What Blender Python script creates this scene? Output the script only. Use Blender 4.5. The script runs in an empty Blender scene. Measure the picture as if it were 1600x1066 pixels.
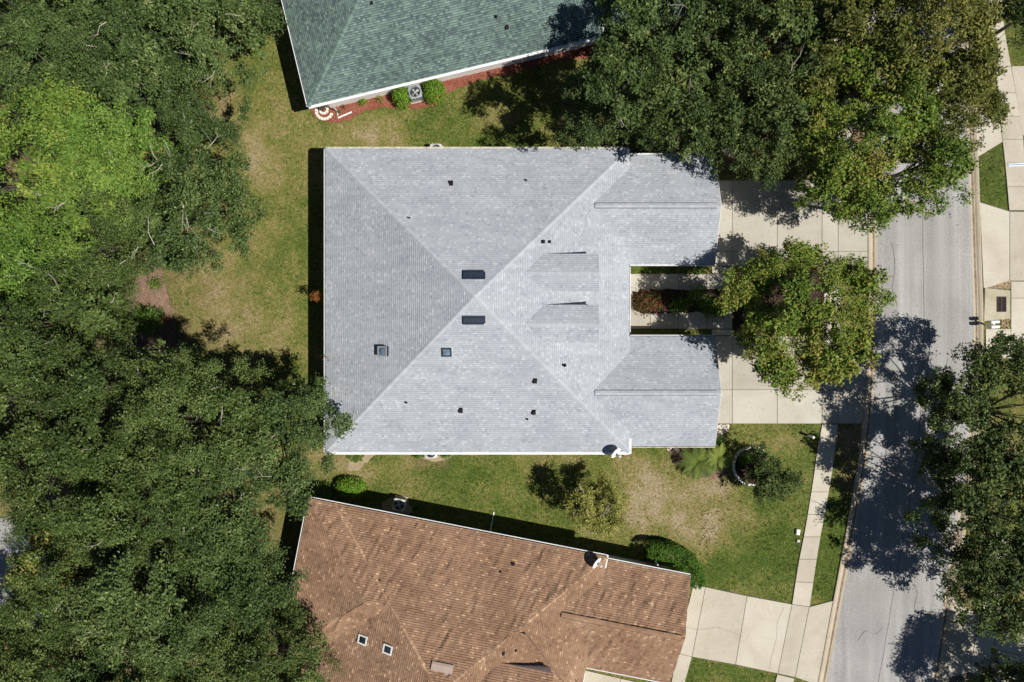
import bpy, math, random
import numpy as np
from mathutils import Vector, Matrix

# ------------------------------------------------------------------ scene, camera, light
scene = bpy.context.scene
COL = scene.collection
H = 48.0                      # drone height
F = 1600 * 24.0 / 36.0        # focal length in photo pixels

cam_d = bpy.data.cameras.new("camera")
cam_d.lens = 24.0
cam_d.sensor_width = 36.0
cam_d.clip_end = 2000.0
cam = bpy.data.objects.new("camera", cam_d)
cam.location = (0, 0, H)
COL.objects.link(cam)
scene.camera = cam

SUN_EL = math.radians(55)
SUN_AZ = math.atan2(0.93, -0.37)          # from +Y towards +X
world = bpy.data.worlds.new("World")
scene.world = world
world.use_nodes = True
wn = world.node_tree.nodes
wl = world.node_tree.links
wn.clear()
sky = wn.new("ShaderNodeTexSky")
sky.sky_type = 'NISHITA'
sky.sun_disc = False
sky.sun_elevation = SUN_EL
sky.sun_rotation = SUN_AZ
sky.altitude = 1200.0
sky.air_density = 0.75
sky.dust_density = 0.3
bg = wn.new("ShaderNodeBackground")
bg.inputs['Strength'].default_value = 0.05
wo = wn.new("ShaderNodeOutputWorld")
wl.new(sky.outputs[0], bg.inputs[0])
wl.new(bg.outputs[0], wo.inputs[0])

sun_d = bpy.data.lights.new("sun", 'SUN')
sun_d.energy = 5.0
sun_d.angle = math.radians(0.5)
sun_d.color = (1.0, 0.955, 0.88)
sun = bpy.data.objects.new("sun", sun_d)
dvec = Vector((-math.sin(SUN_AZ) * math.cos(SUN_EL), -math.cos(SUN_AZ) * math.cos(SUN_EL), -math.sin(SUN_EL)))
sun.rotation_euler = dvec.to_track_quat('-Z', 'Y').to_euler()
sun.location = (30, -12, 60)
COL.objects.link(sun)

scene.view_settings.view_transform = 'Standard'
scene.view_settings.look = 'None'
scene.view_settings.gamma = 1.0
scene.view_settings.use_curve_mapping = False
scene.view_settings.exposure = 0.1

rnd = random.Random(7)
RNG = np.random.default_rng(11)


def G(px, py, z=0.0):
    """world point seen at photo pixel (px, py) at height z"""
    k = (H - z) / F
    return Vector(((px - 800) * k, (533 - py) * k, z))


# ------------------------------------------------------------------ materials
def node_mat(name):
    m = bpy.data.materials.new(name)
    m.use_nodes = True
    nt = m.node_tree
    nt.nodes.clear()
    out = nt.nodes.new("ShaderNodeOutputMaterial")
    bs = nt.nodes.new("ShaderNodeBsdfPrincipled")
    nt.links.new(bs.outputs[0], out.inputs[0])
    return m, nt, bs, out


def nd(nt, t, **kw):
    n = nt.nodes.new(t)
    for k, v in kw.items():
        setattr(n, k, v)
    return n


def noise(nt, scale, detail=3.0, rough=0.55, vec=None, dist=0.0):
    n = nt.nodes.new("ShaderNodeTexNoise")
    n.inputs['Scale'].default_value = scale
    n.inputs['Detail'].default_value = detail
    n.inputs['Roughness'].default_value = rough
    n.inputs['Distortion'].default_value = dist
    if vec is not None:
        nt.links.new(vec, n.inputs['Vector'])
    return n.outputs['Fac']


def ramp(nt, fac, stops, interp='LINEAR'):
    r = nt.nodes.new("ShaderNodeValToRGB")
    r.color_ramp.interpolation = interp
    e = r.color_ramp.elements
    while len(e) < len(stops):
        e.new(0.5)
    for i, (p, c) in enumerate(stops):
        e[i].position = p
        e[i].color = (c[0], c[1], c[2], 1) if not isinstance(c, (int, float)) else (c, c, c, 1)
    nt.links.new(fac, r.inputs[0])
    return r.outputs[0]


def mixc(nt, fac, a, b, mode='MIX'):
    n = nt.nodes.new("ShaderNodeMix")
    n.data_type = 'RGBA'
    n.blend_type = mode
    for sock, v in ((n.inputs[0], fac), (n.inputs[6], a), (n.inputs[7], b)):
        if isinstance(v, (int, float)):
            sock.default_value = v
        elif isinstance(v, tuple):
            sock.default_value = (*v[:3], 1)
        else:
            nt.links.new(v, sock)
    return n.outputs[2]


def math_n(nt, op, a, b=0.0):
    n = nt.nodes.new("ShaderNodeMath")
    n.operation = op
    for s, v in ((n.inputs[0], a), (n.inputs[1], b)):
        if isinstance(v, (int, float)):
            s.default_value = v
        else:
            nt.links.new(v, s)
    return n.outputs[0]


def coords(nt, scale=None):
    t = nt.nodes.new("ShaderNodeTexCoord")
    o = t.outputs['Object']
    if scale:
        mp = nt.nodes.new("ShaderNodeMapping")
        mp.inputs['Scale'].default_value = scale
        nt.links.new(o, mp.inputs['Vector'])
        o = mp.outputs[0]
    return o


def world_pos(nt):
    return nt.nodes.new("ShaderNodeNewGeometry").outputs['Position']


def attr(nt, name):
    a = nt.nodes.new("ShaderNodeAttribute")
    a.attribute_name = name
    return a.outputs['Fac']


def bump(nt, bs, h, strength=0.4, dist=0.02):
    b = nt.nodes.new("ShaderNodeBump")
    b.inputs['Strength'].default_value = strength
    b.inputs['Distance'].default_value = dist
    nt.links.new(h, b.inputs['Height'])
    nt.links.new(b.outputs[0], bs.inputs['Normal'])


def plain(name, c, rough=0.6, metal=0.0, var=0.12, scale=6.0, spec=0.4):
    m, nt, bs, _ = node_mat(name)
    v = coords(nt)
    f = noise(nt, scale, 4, 0.6, v)
    d = tuple(x * (1 - var) for x in c)
    l = tuple(min(1, x * (1 + var)) for x in c)
    nt.links.new(ramp(nt, f, [(0.3, d), (0.7, l)]), bs.inputs['Base Color'])
    bs.inputs['Roughness'].default_value = rough
    bs.inputs['Metallic'].default_value = metal
    bs.inputs['Specular IOR Level'].default_value = spec
    return m


def shingle_mat(name, stops, blotch=0.18, speck=0.25):
    m, nt, bs, _ = node_mat(name)
    v = coords(nt)
    t = attr(nt, "tone")
    c = ramp(nt, t, stops)
    f = noise(nt, 0.35, 5, 0.6, v)
    c = mixc(nt, blotch, c, ramp(nt, f, [(0.32, 0.25), (0.7, 0.85)]), 'SOFT_LIGHT')
    g = noise(nt, 28.0, 2, 0.7, v)
    c = mixc(nt, speck, c, ramp(nt, g, [(0.3, 0.1), (0.7, 0.9)]), 'SOFT_LIGHT')
    st = noise(nt, 1.0, 4, 0.6, coords(nt, (0.5, 2.2, 0.5)))
    c = mixc(nt, 0.16, c, ramp(nt, st, [(0.38, 0.15), (0.62, 0.8)]), 'SOFT_LIGHT')
    nt.links.new(c, bs.inputs['Base Color'])
    bs.inputs['Roughness'].default_value = 0.92
    bs.inputs['Specular IOR Level'].default_value = 0.2
    bump(nt, bs, g, 0.35, 0.01)
    return m


def leaf_mat(name, stops, trans=0.07):
    m, nt, bs, out = node_mat(name)
    t = attr(nt, "tone")
    c = ramp(nt, t, stops)
    nt.links.new(c, bs.inputs['Base Color'])
    bs.inputs['Roughness'].default_value = 0.6
    bs.inputs['Specular IOR Level'].default_value = 0.22
    tr = nt.nodes.new("ShaderNodeBsdfTranslucent")
    tc = mixc(nt, 0.5, c, (0.16, 0.22, 0.02))
    nt.links.new(tc, tr.inputs['Color'])
    mx = nt.nodes.new("ShaderNodeMixShader")
    mx.inputs[0].default_value = trans
    nt.links.new(bs.outputs[0], mx.inputs[1])
    nt.links.new(tr.outputs[0], mx.inputs[2])
    nt.links.new(mx.outputs[0], out.inputs[0])
    return m


def concrete_mat(name, base, warm, dark, stain=0.5):
    m, nt, bs, _ = node_mat(name)
    p = world_pos(nt)
    f1 = noise(nt, 0.45, 6, 0.65, p, 0.6)
    f2 = noise(nt, 9.0, 4, 0.7, p)
    f3 = noise(nt, 60.0, 2, 0.6, p)
    c = ramp(nt, f1, [(0.30, warm), (0.62, base)])
    c = mixc(nt, ramp(nt, f2, [(0.56, 0.0), (0.8, stain)]), c, dark)
    c = mixc(nt, 0.35, c, ramp(nt, f3, [(0.3, 0.2), (0.7, 0.8)]), 'SOFT_LIGHT')
    t = attr(nt, "tone")
    c = mixc(nt, 0.6, c, ramp(nt, t, [(0.0, 0.34), (1.0, 0.66)]), 'SOFT_LIGHT')
    nt.links.new(c, bs.inputs['Base Color'])
    bs.inputs['Roughness'].default_value = 0.9
    bs.inputs['Specular IOR Level'].default_value = 0.25
    bump(nt, bs, f3, 0.25, 0.008)
    return m


def asphalt_mat(name):
    m, nt, bs, _ = node_mat(name)
    p = world_pos(nt)
    g = noise(nt, 16.0, 3, 0.8, p)
    g2 = noise(nt, 42.0, 2, 0.8, p)
    big = noise(nt, 0.30, 5, 0.6, p, 0.4)
    mp = nt.nodes.new("ShaderNodeMapping")
    mp.inputs['Rotation'].default_value = (0, 0, math.radians(-3))
    mp.inputs['Scale'].default_value = (1.05, 0.035, 1.0)
    nt.links.new(p, mp.inputs['Vector'])
    st = noise(nt, 1.0, 4, 0.55, mp.outputs[0])
    c = ramp(nt, g, [(0.28, (0.215, 0.212, 0.208)), (0.72, (0.430, 0.422, 0.410))])
    c = mixc(nt, 0.55, c, ramp(nt, g2, [(0.3, 0.22), (0.7, 0.78)]), 'SOFT_LIGHT')
    c = mixc(nt, 0.45, c, ramp(nt, big, [(0.3, 0.32), (0.7, 0.68)]), 'SOFT_LIGHT')
    c = mixc(nt, 0.95, c, ramp(nt, st, [(0.36, 0.40), (0.52, 0.5), (0.66, 0.68)]), 'SOFT_LIGHT')
    nt.links.new(c, bs.inputs['Base Color'])
    bs.inputs['Roughness'].default_value = 0.85
    bs.inputs['Specular IOR Level'].default_value = 0.3
    bump(nt, bs, g2, 0.4, 0.01)
    return m


def lawn_mat(name, blade=False):
    m, nt, bs, _ = node_mat(name)
    p = world_pos(nt)
    dry = attr(nt, "dry")
    lit = attr(nt, "litter")
    n1 = noise(nt, 0.8, 5, 0.65, p, 0.5)
    n2 = noise(nt, 4.0, 4, 0.7, p)
    n3 = noise(nt, 22.0, 3, 0.75, p)
    d = math_n(nt, 'ADD', dry, math_n(nt, 'MULTIPLY', math_n(nt, 'SUBTRACT', n1, 0.5), 1.0))
    d = math_n(nt, 'ADD', d, math_n(nt, 'MULTIPLY', math_n(nt, 'SUBTRACT', n2, 0.5), 1.5))
    d = math_n(nt, 'ADD', d, math_n(nt, 'MULTIPLY', math_n(nt, 'SUBTRACT', n3, 0.5), 1.3))
    c = ramp(nt, d, [(0.0, (0.068, 0.106, 0.018)), (0.28, (0.122, 0.148, 0.032)), (0.52, (0.192, 0.180, 0.054)),
                     (0.76, (0.265, 0.215, 0.096)), (1.0, (0.350, 0.280, 0.180))])
    lt = ramp(nt, n3, [(0.3, (0.085, 0.050, 0.032)), (0.55, (0.21, 0.125, 0.085)), (0.75, (0.36, 0.24, 0.17))])
    c = mixc(nt, lit, c, lt)
    n4 = noise(nt, 7.5, 3, 0.75, p)
    c = mixc(nt, 0.75, c, ramp(nt, n3, [(0.30, 0.12), (0.70, 0.88)]), 'SOFT_LIGHT')
    c = mixc(nt, 0.5, c, ramp(nt, n4, [(0.32, 0.15), (0.68, 0.85)]), 'SOFT_LIGHT')
    nt.links.new(c, bs.inputs['Base Color'])
    bs.inputs['Roughness'].default_value = 0.9
    bs.inputs['Specular IOR Level'].default_value = 0.15
    if not blade:
        bump(nt, bs, n3, 0.8, 0.05)
    return m


def mulch_mat(name, a, b, c_):
    m, nt, bs, _ = node_mat(name)
    p = world_pos(nt)
    n3 = noise(nt, 14.0, 4, 0.8, p)
    n1 = noise(nt, 1.2, 3, 0.6, p)
    c = ramp(nt, n3, [(0.3, a), (0.52, b), (0.75, c_)])
    c = mixc(nt, 0.4, c, ramp(nt, n1, [(0.3, 0.14), (0.7, 0.7)]), 'SOFT_LIGHT')
    nt.links.new(c, bs.inputs['Base Color'])
    bs.inputs['Roughness'].default_value = 0.95
    bs.inputs['Specular IOR Level'].default_value = 0.15
    bump(nt, bs, n3, 0.9, 0.05)
    return m


M = {}
M['shingle_grey'] = shingle_mat("pale grey shingle", [(0.0, (0.270, 0.298, 0.335)), (0.35, (0.362, 0.390, 0.425)), (0.7, (0.425, 0.450, 0.488)), (1.0, (0.50, 0.52, 0.56))])
M['shingle_brown'] = shingle_mat("brown shingle", [(0.0, (0.170, 0.099, 0.063)), (0.4, (0.272, 0.168, 0.107)), (0.75, (0.325, 0.204, 0.129)), (1.0, (0.50, 0.338, 0.215))], 0.4)
M['shingle_green'] = shingle_mat("green shingle", [(0.0, (0.060, 0.084, 0.093)), (0.32, (0.106, 0.152, 0.142)), (0.6, (0.162, 0.235, 0.200)), (1.0, (0.215, 0.298, 0.250))], 0.3)
M['underlay'] = plain("roof underlay", (0.05, 0.05, 0.055), 0.95)
M['white_trim'] = plain("white painted trim", (0.78, 0.78, 0.76), 0.45, 0, 0.06, 2.5)
M['gutter_white'] = plain("white aluminium gutter", (0.76, 0.77, 0.78), 0.4, 0.0, 0.1, 1.5)
M['gutter_stained'] = plain("weathered cream gutter", (0.58, 0.54, 0.42), 0.6, 0.0, 0.35, 3.0)
M['gutter_green'] = plain("dark green gutter", (0.05, 0.075, 0.045), 0.6, 0.0, 0.2, 3.0)
M['debris'] = mulch_mat("gutter debris", (0.02, 0.016, 0.012), (0.06, 0.045, 0.03), (0.16, 0.12, 0.07))
M['stucco'] = plain("off-white stucco wall", (0.80, 0.77, 0.74), 0.9, 0, 0.07, 3.0)
M['garage'] = plain("white garage door", (0.72, 0.71, 0.68), 0.5, 0, 0.04, 2.0)
M['dark_metal'] = plain("dark slate metal", (0.020, 0.030, 0.050), 0.5, 0.0, 0.25, 8.0)
M['black'] = plain("black rubber", (0.006, 0.006, 0.007), 0.8, 0, 0.2, 8.0)
M['tan_metal'] = plain("tan metal vent", (0.40, 0.31, 0.27), 0.5, 0.1, 0.12, 4.0)
M['grey_metal'] = plain("grey painted metal", (0.36, 0.39, 0.42), 0.45, 0.2, 0.12, 6.0)
M['beige_metal'] = plain("pale beige metal", (0.60, 0.60, 0.57), 0.45, 0.1, 0.1, 6.0)
M['aluminium'] = plain("aluminium frame", (0.45, 0.46, 0.46), 0.4, 0.4, 0.15, 6.0)
M['white_plastic'] = plain("white plastic", (0.78, 0.79, 0.80), 0.4, 0, 0.06, 4.0)
M['grey_plastic'] = plain("grey plastic", (0.45, 0.46, 0.47), 0.5, 0, 0.12, 4.0)
M['block'] = plain("cream edging block", (0.76, 0.71, 0.63), 0.85, 0, 0.18, 7.0)
M['rock'] = plain("pale landscape rock", (0.62, 0.56, 0.47), 0.9, 0, 0.3, 9.0)
M['gravel_tan'] = plain("tan gravel stone", (0.42, 0.31, 0.19), 0.9, 0, 0.4, 14.0)
M['pot'] = plain("dark clay pot", (0.10, 0.085, 0.075), 0.7, 0, 0.3, 6.0)
M['rust_iron'] = plain("rusty iron grate", (0.045, 0.028, 0.030), 0.7, 0.2, 0.3, 9.0)
M['bark'] = plain("grey bark", (0.095, 0.082, 0.066), 0.9, 0, 0.35, 4.0)
M['twig'] = plain("pale dead twig", (0.45, 0.42, 0.36), 0.85, 0, 0.25, 5.0)
M['timber'] = plain("weathered timber", (0.24, 0.20, 0.16), 0.85, 0, 0.25, 5.0)
M['wood_dark'] = plain("dark bark stem", (0.07, 0.055, 0.04), 0.9, 0, 0.3, 5.0)
M['concrete'] = concrete_mat("pale driveway concrete", (0.535, 0.495, 0.410), (0.455, 0.412, 0.325), (0.30, 0.265, 0.20), 0.9)
M['concrete_grey'] = concrete_mat("greyer weathered concrete", (0.49, 0.460, 0.395), (0.41, 0.380, 0.315), (0.27, 0.24, 0.19), 0.95)
M['concrete_curb'] = concrete_mat("curb concrete", (0.47, 0.41, 0.315), (0.40, 0.335, 0.245), (0.22, 0.17, 0.12), 0.7)
M['concrete_dirty'] = concrete_mat("mossy inlet concrete", (0.50, 0.45, 0.35), (0.34, 0.32, 0.20), (0.20, 0.18, 0.11), 0.8)
M['joint'] = plain("dirty concrete joint", (0.14, 0.12, 0.095), 0.95, 0, 0.3, 3.0)
M['asphalt'] = asphalt_mat("weathered asphalt")
M['tar'] = plain("tar seam", (0.150, 0.150, 0.160), 0.8, 0, 0.35, 5.0)
M['oil'] = plain("oil stain", (0.05, 0.05, 0.055), 0.6, 0, 0.3, 5.0)
M['gutter_stain'] = plain("leaf stain in curb channel", (0.235, 0.175, 0.125), 0.9, 0, 0.4, 3.0)
M['lawn'] = lawn_mat("patchy lawn")
M['blade'] = lawn_mat("grass blade", True)
M['mulch_red'] = mulch_mat("red bark mulch", (0.13, 0.045, 0.030), (0.30, 0.105, 0.070), (0.46, 0.22, 0.16))
M['mulch_brown'] = mulch_mat("brown leaf mulch", (0.10, 0.06, 0.045), (0.26, 0.17, 0.12), (0.42, 0.31, 0.24))
M['mulch_dark'] = mulch_mat("dark bark mulch", (0.025, 0.016, 0.012), (0.065, 0.042, 0.03), (0.13, 0.09, 0.065))
M['sand'] = mulch_mat("bare sandy soil", (0.25, 0.19, 0.12), (0.40, 0.32, 0.21), (0.55, 0.46, 0.33))

m, nt, bs, _ = node_mat("skylight glazing")
bs.inputs['Base Color'].default_value = (0.10, 0.15, 0.19, 1)
bs.inputs['Roughness'].default_value = 0.12
nt.links.new(ramp(nt, noise(nt, 2.0, 3, 0.5, coords(nt)), [(0.3, (0.06, 0.11, 0.15)), (0.7, (0.20, 0.27, 0.33))]), bs.inputs['Base Color'])
M['glass_sky'] = m
m, nt, bs, _ = node_mat("dark window glass")
nt.links.new(ramp(nt, noise(nt, 1.0, 2, 0.5, coords(nt)), [(0.3, (0.015, 0.022, 0.03)), (0.7, (0.05, 0.07, 0.08))]), bs.inputs['Base Color'])
bs.inputs['Roughness'].default_value = 0.08
M['glass'] = m

LEAF = {
    'dark': leaf_mat("dark oak leaf", [(0.0, (0.029, 0.050, 0.015)), (0.45, (0.065, 0.109, 0.028)), (0.8, (0.110, 0.161, 0.044)), (1.0, (0.201, 0.249, 0.090))]),
    'olive': leaf_mat("olive oak leaf", [(0.0, (0.034, 0.055, 0.014)), (0.45, (0.072, 0.113, 0.025)), (0.8, (0.122, 0.174, 0.043)), (1.0, (0.209, 0.257, 0.092))]),
    'deep': leaf_mat("deep green leaf", [(0.0, (0.028, 0.047, 0.013)), (0.45, (0.061, 0.100, 0.026)), (0.8, (0.104, 0.147, 0.037)), (1.0, (0.209, 0.244, 0.074))]),
    'gold': leaf_mat("golden olive leaf", [(0.0, (0.044, 0.056, 0.012)), (0.4, (0.104, 0.122, 0.022)), (0.75, (0.173, 0.181, 0.034)), (1.0, (0.270, 0.255, 0.068))]),
    'mid': leaf_mat("yellow green leaf", [(0.0, (0.050, 0.085, 0.013)), (0.4, (0.102, 0.172, 0.022)), (0.75, (0.170, 0.248, 0.033)), (0.92, (0.239, 0.266, 0.050)), (1.0, (0.289, 0.256, 0.056))]),
    'lime': leaf_mat("lime leaf", [(0.0, (0.044, 0.084, 0.013)), (0.4, (0.101, 0.175, 0.028)), (0.75, (0.174, 0.264, 0.041)), (1.0, (0.278, 0.338, 0.065))], 0.14),
    'fresh': leaf_mat("fresh green leaf", [(0.0, (0.048, 0.100, 0.018)), (0.4, (0.097, 0.186, 0.029)), (0.75, (0.158, 0.266, 0.044)), (1.0, (0.250, 0.355, 0.074))], 0.14),
    'clip': leaf_mat("bright clipped leaf", [(0.0, (0.063, 0.144, 0.013)), (0.4, (0.127, 0.247, 0.022)), (0.75, (0.190, 0.333, 0.033)), (1.0, (0.276, 0.425, 0.066))], 0.12),
    'hedge': leaf_mat("hedge leaf", [(0.0, (0.037, 0.092, 0.012)), (0.4, (0.075, 0.162, 0.019)), (0.75, (0.112, 0.223, 0.029)), (1.0, (0.169, 0.290, 0.048))], 0.2),
    'palm': leaf_mat("palm leaflet", [(0.0, (0.048, 0.081, 0.010)), (0.5, (0.112, 0.169, 0.021)), (1.0, (0.240, 0.284, 0.048))], 0.2),
    'red': leaf_mat("red and green leaf", [(0.0, (0.045, 0.075, 0.018)), (0.45, (0.085, 0.115, 0.026)), (0.6, (0.21, 0.055, 0.030)), (1.0, (0.33, 0.085, 0.05))], 0.2),
    'rust': leaf_mat("rusty dry leaf", [(0.0, (0.10, 0.035, 0.012)), (0.5, (0.30, 0.11, 0.03)), (1.0, (0.48, 0.21, 0.07))], 0.2),
    'pale': leaf_mat("pale yellow green leaf", [(0.0, (0.122, 0.150, 0.033)), (0.45, (0.246, 0.266, 0.054)), (0.8, (0.369, 0.362, 0.091)), (1.0, (0.547, 0.480, 0.174))], 0.14),
}


# ------------------------------------------------------------------ mesh helpers
def tag(o, label=None, cat=None, group=None, kind=None):
    if label: o['label'] = label
    if cat: o['category'] = cat
    if group: o['group'] = group
    if kind: o['kind'] = kind
    return o


def empty(name, loc, rz=0.0):
    o = bpy.data.objects.new(name, None)
    o.location = loc
    o.rotation_euler = (0, 0, rz)
    o.empty_display_size = 0.3
    COL.objects.link(o)
    return o


def link_mesh(name, me, mat, parent=None):
    o = bpy.data.objects.new(name, me)
    if mat is not None and len(me.materials) == 0:
        me.materials.append(mat)
    COL.objects.link(o)
    if parent is not None:
        o.parent = parent
    return o


class MB:
    """collects faces, then links them as ONE mesh object"""
    def __init__(self):
        self.v, self.f, self.t = [], [], []

    def face(self, pts, tone=0.5):
        b = len(self.v)
        self.v += [tuple(p) for p in pts]
        self.f.append(tuple(range(b, b + len(pts))))
        self.t.append(tone)

    def box(self, x0, x1, y0, y1, z0, z1, mat=None, tone=0.5):
        c = [Vector((x, y, z)) for z in (z0, z1) for y in (y0, y1) for x in (x0, x1)]
        if mat is not None:
            c = [mat @ p for p in c]
        b = len(self.v)
        self.v += [tuple(p) for p in c]
        for q in ((0, 2, 3, 1), (4, 5, 7, 6), (0, 1, 5, 4), (1, 3, 7, 5), (3, 2, 6, 7), (2, 0, 4, 6)):
            self.f.append(tuple(b + i for i in q))
            self.t.append(tone)

    def prism(self, pts, z0, z1, tone=0.5, bevel=0.0):
        """pts: counter-clockwise xy outline"""
        n = len(pts)
        b = len(self.v)
        self.v += [(p[0], p[1], z0) for p in pts]
        if bevel > 0:
            cx = sum(p[0] for p in pts) / n
            cy = sum(p[1] for p in pts) / n
            self.v += [(p[0], p[1], z1 - bevel) for p in pts]
            for p in pts:
                d = Vector((cx - p[0], cy - p[1]))
                d = d.normalized() * bevel * 1.4 if d.length > 0 else d
                self.v.append((p[0] + d.x, p[1] + d.y, z1))
            rings = 3
        else:
            self.v += [(p[0], p[1], z1) for p in pts]
            rings = 2
        for r in range(rings - 1):
            for i in range(n):
                j = (i + 1) % n
                self.f.append((b + r * n + i, b + r * n + j, b + (r + 1) * n + j, b + (r + 1) * n + i))
                self.t.append(tone)
        self.f.append(tuple(b + (rings - 1) * n + i for i in range(n)))
        self.t.append(tone)
        self.f.append(tuple(b + i for i in reversed(range(n))))
        self.t.append(tone)

    def tube(self, pts, radii, sides=6, tone=0.5, cap=True):
        b = len(self.v)
        n = len(pts)
        pts = [Vector(p) for p in pts]
        for i, p in enumerate(pts):
            d = (pts[min(i + 1, n - 1)] - pts[max(i - 1, 0)])
            d = d.normalized() if d.length > 1e-6 else Vector((0, 0, 1))
            a = d.cross(Vector((0, 0, 1)) if abs(d.z) < 0.9 else Vector((1, 0, 0))).normalized()
            c = d.cross(a)
            r = radii[i] if isinstance(radii, (list, tuple)) else radii
            for k in range(sides):
                an = 2 * math.pi * k / sides
                self.v.append(tuple(p + a * (math.cos(an) * r) + c * (math.sin(an) * r)))
        for i in range(n - 1):
            for k in range(sides):
                k2 = (k + 1) % sides
                self.f.append((b + i * sides + k, b + i * sides + k2, b + (i + 1) * sides + k2, b + (i + 1) * sides + k))
                self.t.append(tone)
        if cap:
            self.f.append(tuple(b + k for k in reversed(range(sides))))
            self.f.append(tuple(b + (n - 1) * sides + k for k in range(sides)))
            self.t += [tone, tone]

    def lathe(self, prof, sides=16, center=(0, 0, 0), tone=0.5):
        b = len(self.v)
        for r, z in prof:
            for k in range(sides):
                a = 2 * math.pi * k / sides
                self.v.append((center[0] + r * math.cos(a), center[1] + r * math.sin(a), center[2] + z))
        for i in range(len(prof) - 1):
            for k in range(sides):
                k2 = (k + 1) % sides
                self.f.append((b + i * sides + k, b + i * sides + k2, b + (i + 1) * sides + k2, b + (i + 1) * sides + k))
                self.t.append(tone)

    def torus(self, R_, r, center=(0, 0, 0), seg=20, sides=5, rx=1.0, ry=1.0, tone=0.5):
        b = len(self.v)
        for i in range(seg):
            a = 2 * math.pi * i / seg
            for k in range(sides):
                q = 2 * math.pi * k / sides
                rr = R_ + r * math.cos(q)
                self.v.append((center[0] + rr * math.cos(a) * rx, center[1] + rr * math.sin(a) * ry, center[2] + r * math.sin(q)))
        for i in range(seg):
            i2 = (i + 1) % seg
            for k in range(sides):
                k2 = (k + 1) % sides
                self.f.append((b + i * sides + k, b + i2 * sides + k, b + i2 * sides + k2, b + i * sides + k2))
                self.t.append(tone)

    def build(self, name, mat, parent=None, smooth=False):
        me = bpy.data.meshes.new(name)
        me.from_pydata(self.v, [], self.f)
        at = me.attributes.new("tone", 'FLOAT', 'FACE')
        at.data.foreach_set("value", np.array(self.t, dtype=np.float32))
        if smooth:
            me.polygons.foreach_set("use_smooth", np.ones(len(me.polygons), dtype=bool))
        me.update()
        return link_mesh(name, me, mat, parent)


def np_mesh(name, verts, nv, tone, mat, parent=None, extra=None):
    """verts (N*nv,3): N separate polygons of nv corners each"""
    verts = np.asarray(verts, dtype=np.float32).reshape(-1, 3)
    n = len(verts) // nv
    me = bpy.data.meshes.new(name)
    me.vertices.add(len(verts))
    me.vertices.foreach_set("co", verts.ravel())
    me.loops.add(len(verts))
    me.loops.foreach_set("vertex_index", np.arange(len(verts), dtype=np.int32))
    me.polygons.add(n)
    me.polygons.foreach_set("loop_start", np.arange(0, len(verts), nv, dtype=np.int32))
    try:
        me.polygons.foreach_set("loop_total", np.full(n, nv, dtype=np.int32))
    except Exception:
        pass
    if tone is not None:
        a = me.attributes.new("tone", 'FLOAT', 'FACE')
        a.data.foreach_set("value", np.asarray(tone, dtype=np.float32))
    if extra:
        for k, val in extra.items():
            a = me.attributes.new(k, 'FLOAT', 'FACE')
            a.data.foreach_set("value", np.asarray(val, dtype=np.float32))
    me.update(calc_edges=True)
    me.validate()
    return link_mesh(name, me, mat, parent)


def poly_area(pts):
    return 0.5 * sum(pts[i][0] * pts[(i + 1) % len(pts)][1] - pts[(i + 1) % len(pts)][0] * pts[i][1] for i in range(len(pts)))


def ccw(pts):
    pts = [(p[0], p[1]) for p in pts]
    return pts if poly_area(pts) > 0 else pts[::-1]


def gp(pxs, z=0.0):
    return ccw([G(x, y, z) for x, y in pxs])


def inset(pts, d):
    """shrink a convex-ish ccw outline by d"""
    n = len(pts)
    out = []
    for i in range(n):
        a, b, c = Vector(pts[i - 1]), Vector(pts[i]), Vector(pts[(i + 1) % n])
        e1, e2 = (b - a).normalized(), (c - b).normalized()
        n1, n2 = Vector((-e1.y, e1.x)), Vector((-e2.y, e2.x))
        k = n1 + n2
        k = k / max(0.35, k.dot(n1)) if k.length > 1e-6 else n1
        out.append(tuple(b + k * d))
    return out


def inside(poly, X, Y):
    r = np.zeros(X.shape, dtype=bool)
    n = len(poly)
    for i in range(n):
        x0, y0 = poly[i][0], poly[i][1]
        x1, y1 = poly[(i + 1) % n][0], poly[(i + 1) % n][1]
        c = ((y0 > Y) != (y1 > Y)) & (X < (x1 - x0) * (Y - y0) / (y1 - y0 + 1e-12) + x0)
        r ^= c
    return r


_noise_grids = {}


def vnoise(X, Y, cell, seed):
    """smooth value noise, 0..1"""
    if seed not in _noise_grids:
        _noise_grids[seed] = np.random.default_rng(seed).random((256, 256))
    g = _noise_grids[seed]
    x, y = X / cell + 100.3, Y / cell + 100.7
    i, j = np.floor(x).astype(int), np.floor(y).astype(int)
    fx, fy = x - i, y - j
    fx, fy = fx * fx * (3 - 2 * fx), fy * fy * (3 - 2 * fy)
    i0, i1, j0, j1 = i % 256, (i + 1) % 256, j % 256, (j + 1) % 256
    return (g[i0, j0] * (1 - fx) * (1 - fy) + g[i1, j0] * fx * (1 - fy) + g[i0, j1] * (1 - fx) * fy + g[i1, j1] * fx * fy)


_sgrids = {}


def snoise(x, y, seed):
    if seed not in _sgrids:
        _sgrids[seed] = np.random.default_rng(seed).random((256, 256)).tolist()
    g = _sgrids[seed]
    i, j = math.floor(x), math.floor(y)
    fx, fy = x - i, y - j
    fx, fy = fx * fx * (3 - 2 * fx), fy * fy * (3 - 2 * fy)
    a, b = g[i % 256], g[(i + 1) % 256]
    j0, j1 = j % 256, (j + 1) % 256
    return (a[j0] * (1 - fx) + b[j0] * fx) * (1 - fy) + (a[j1] * (1 - fx) + b[j1] * fx) * fy


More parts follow.
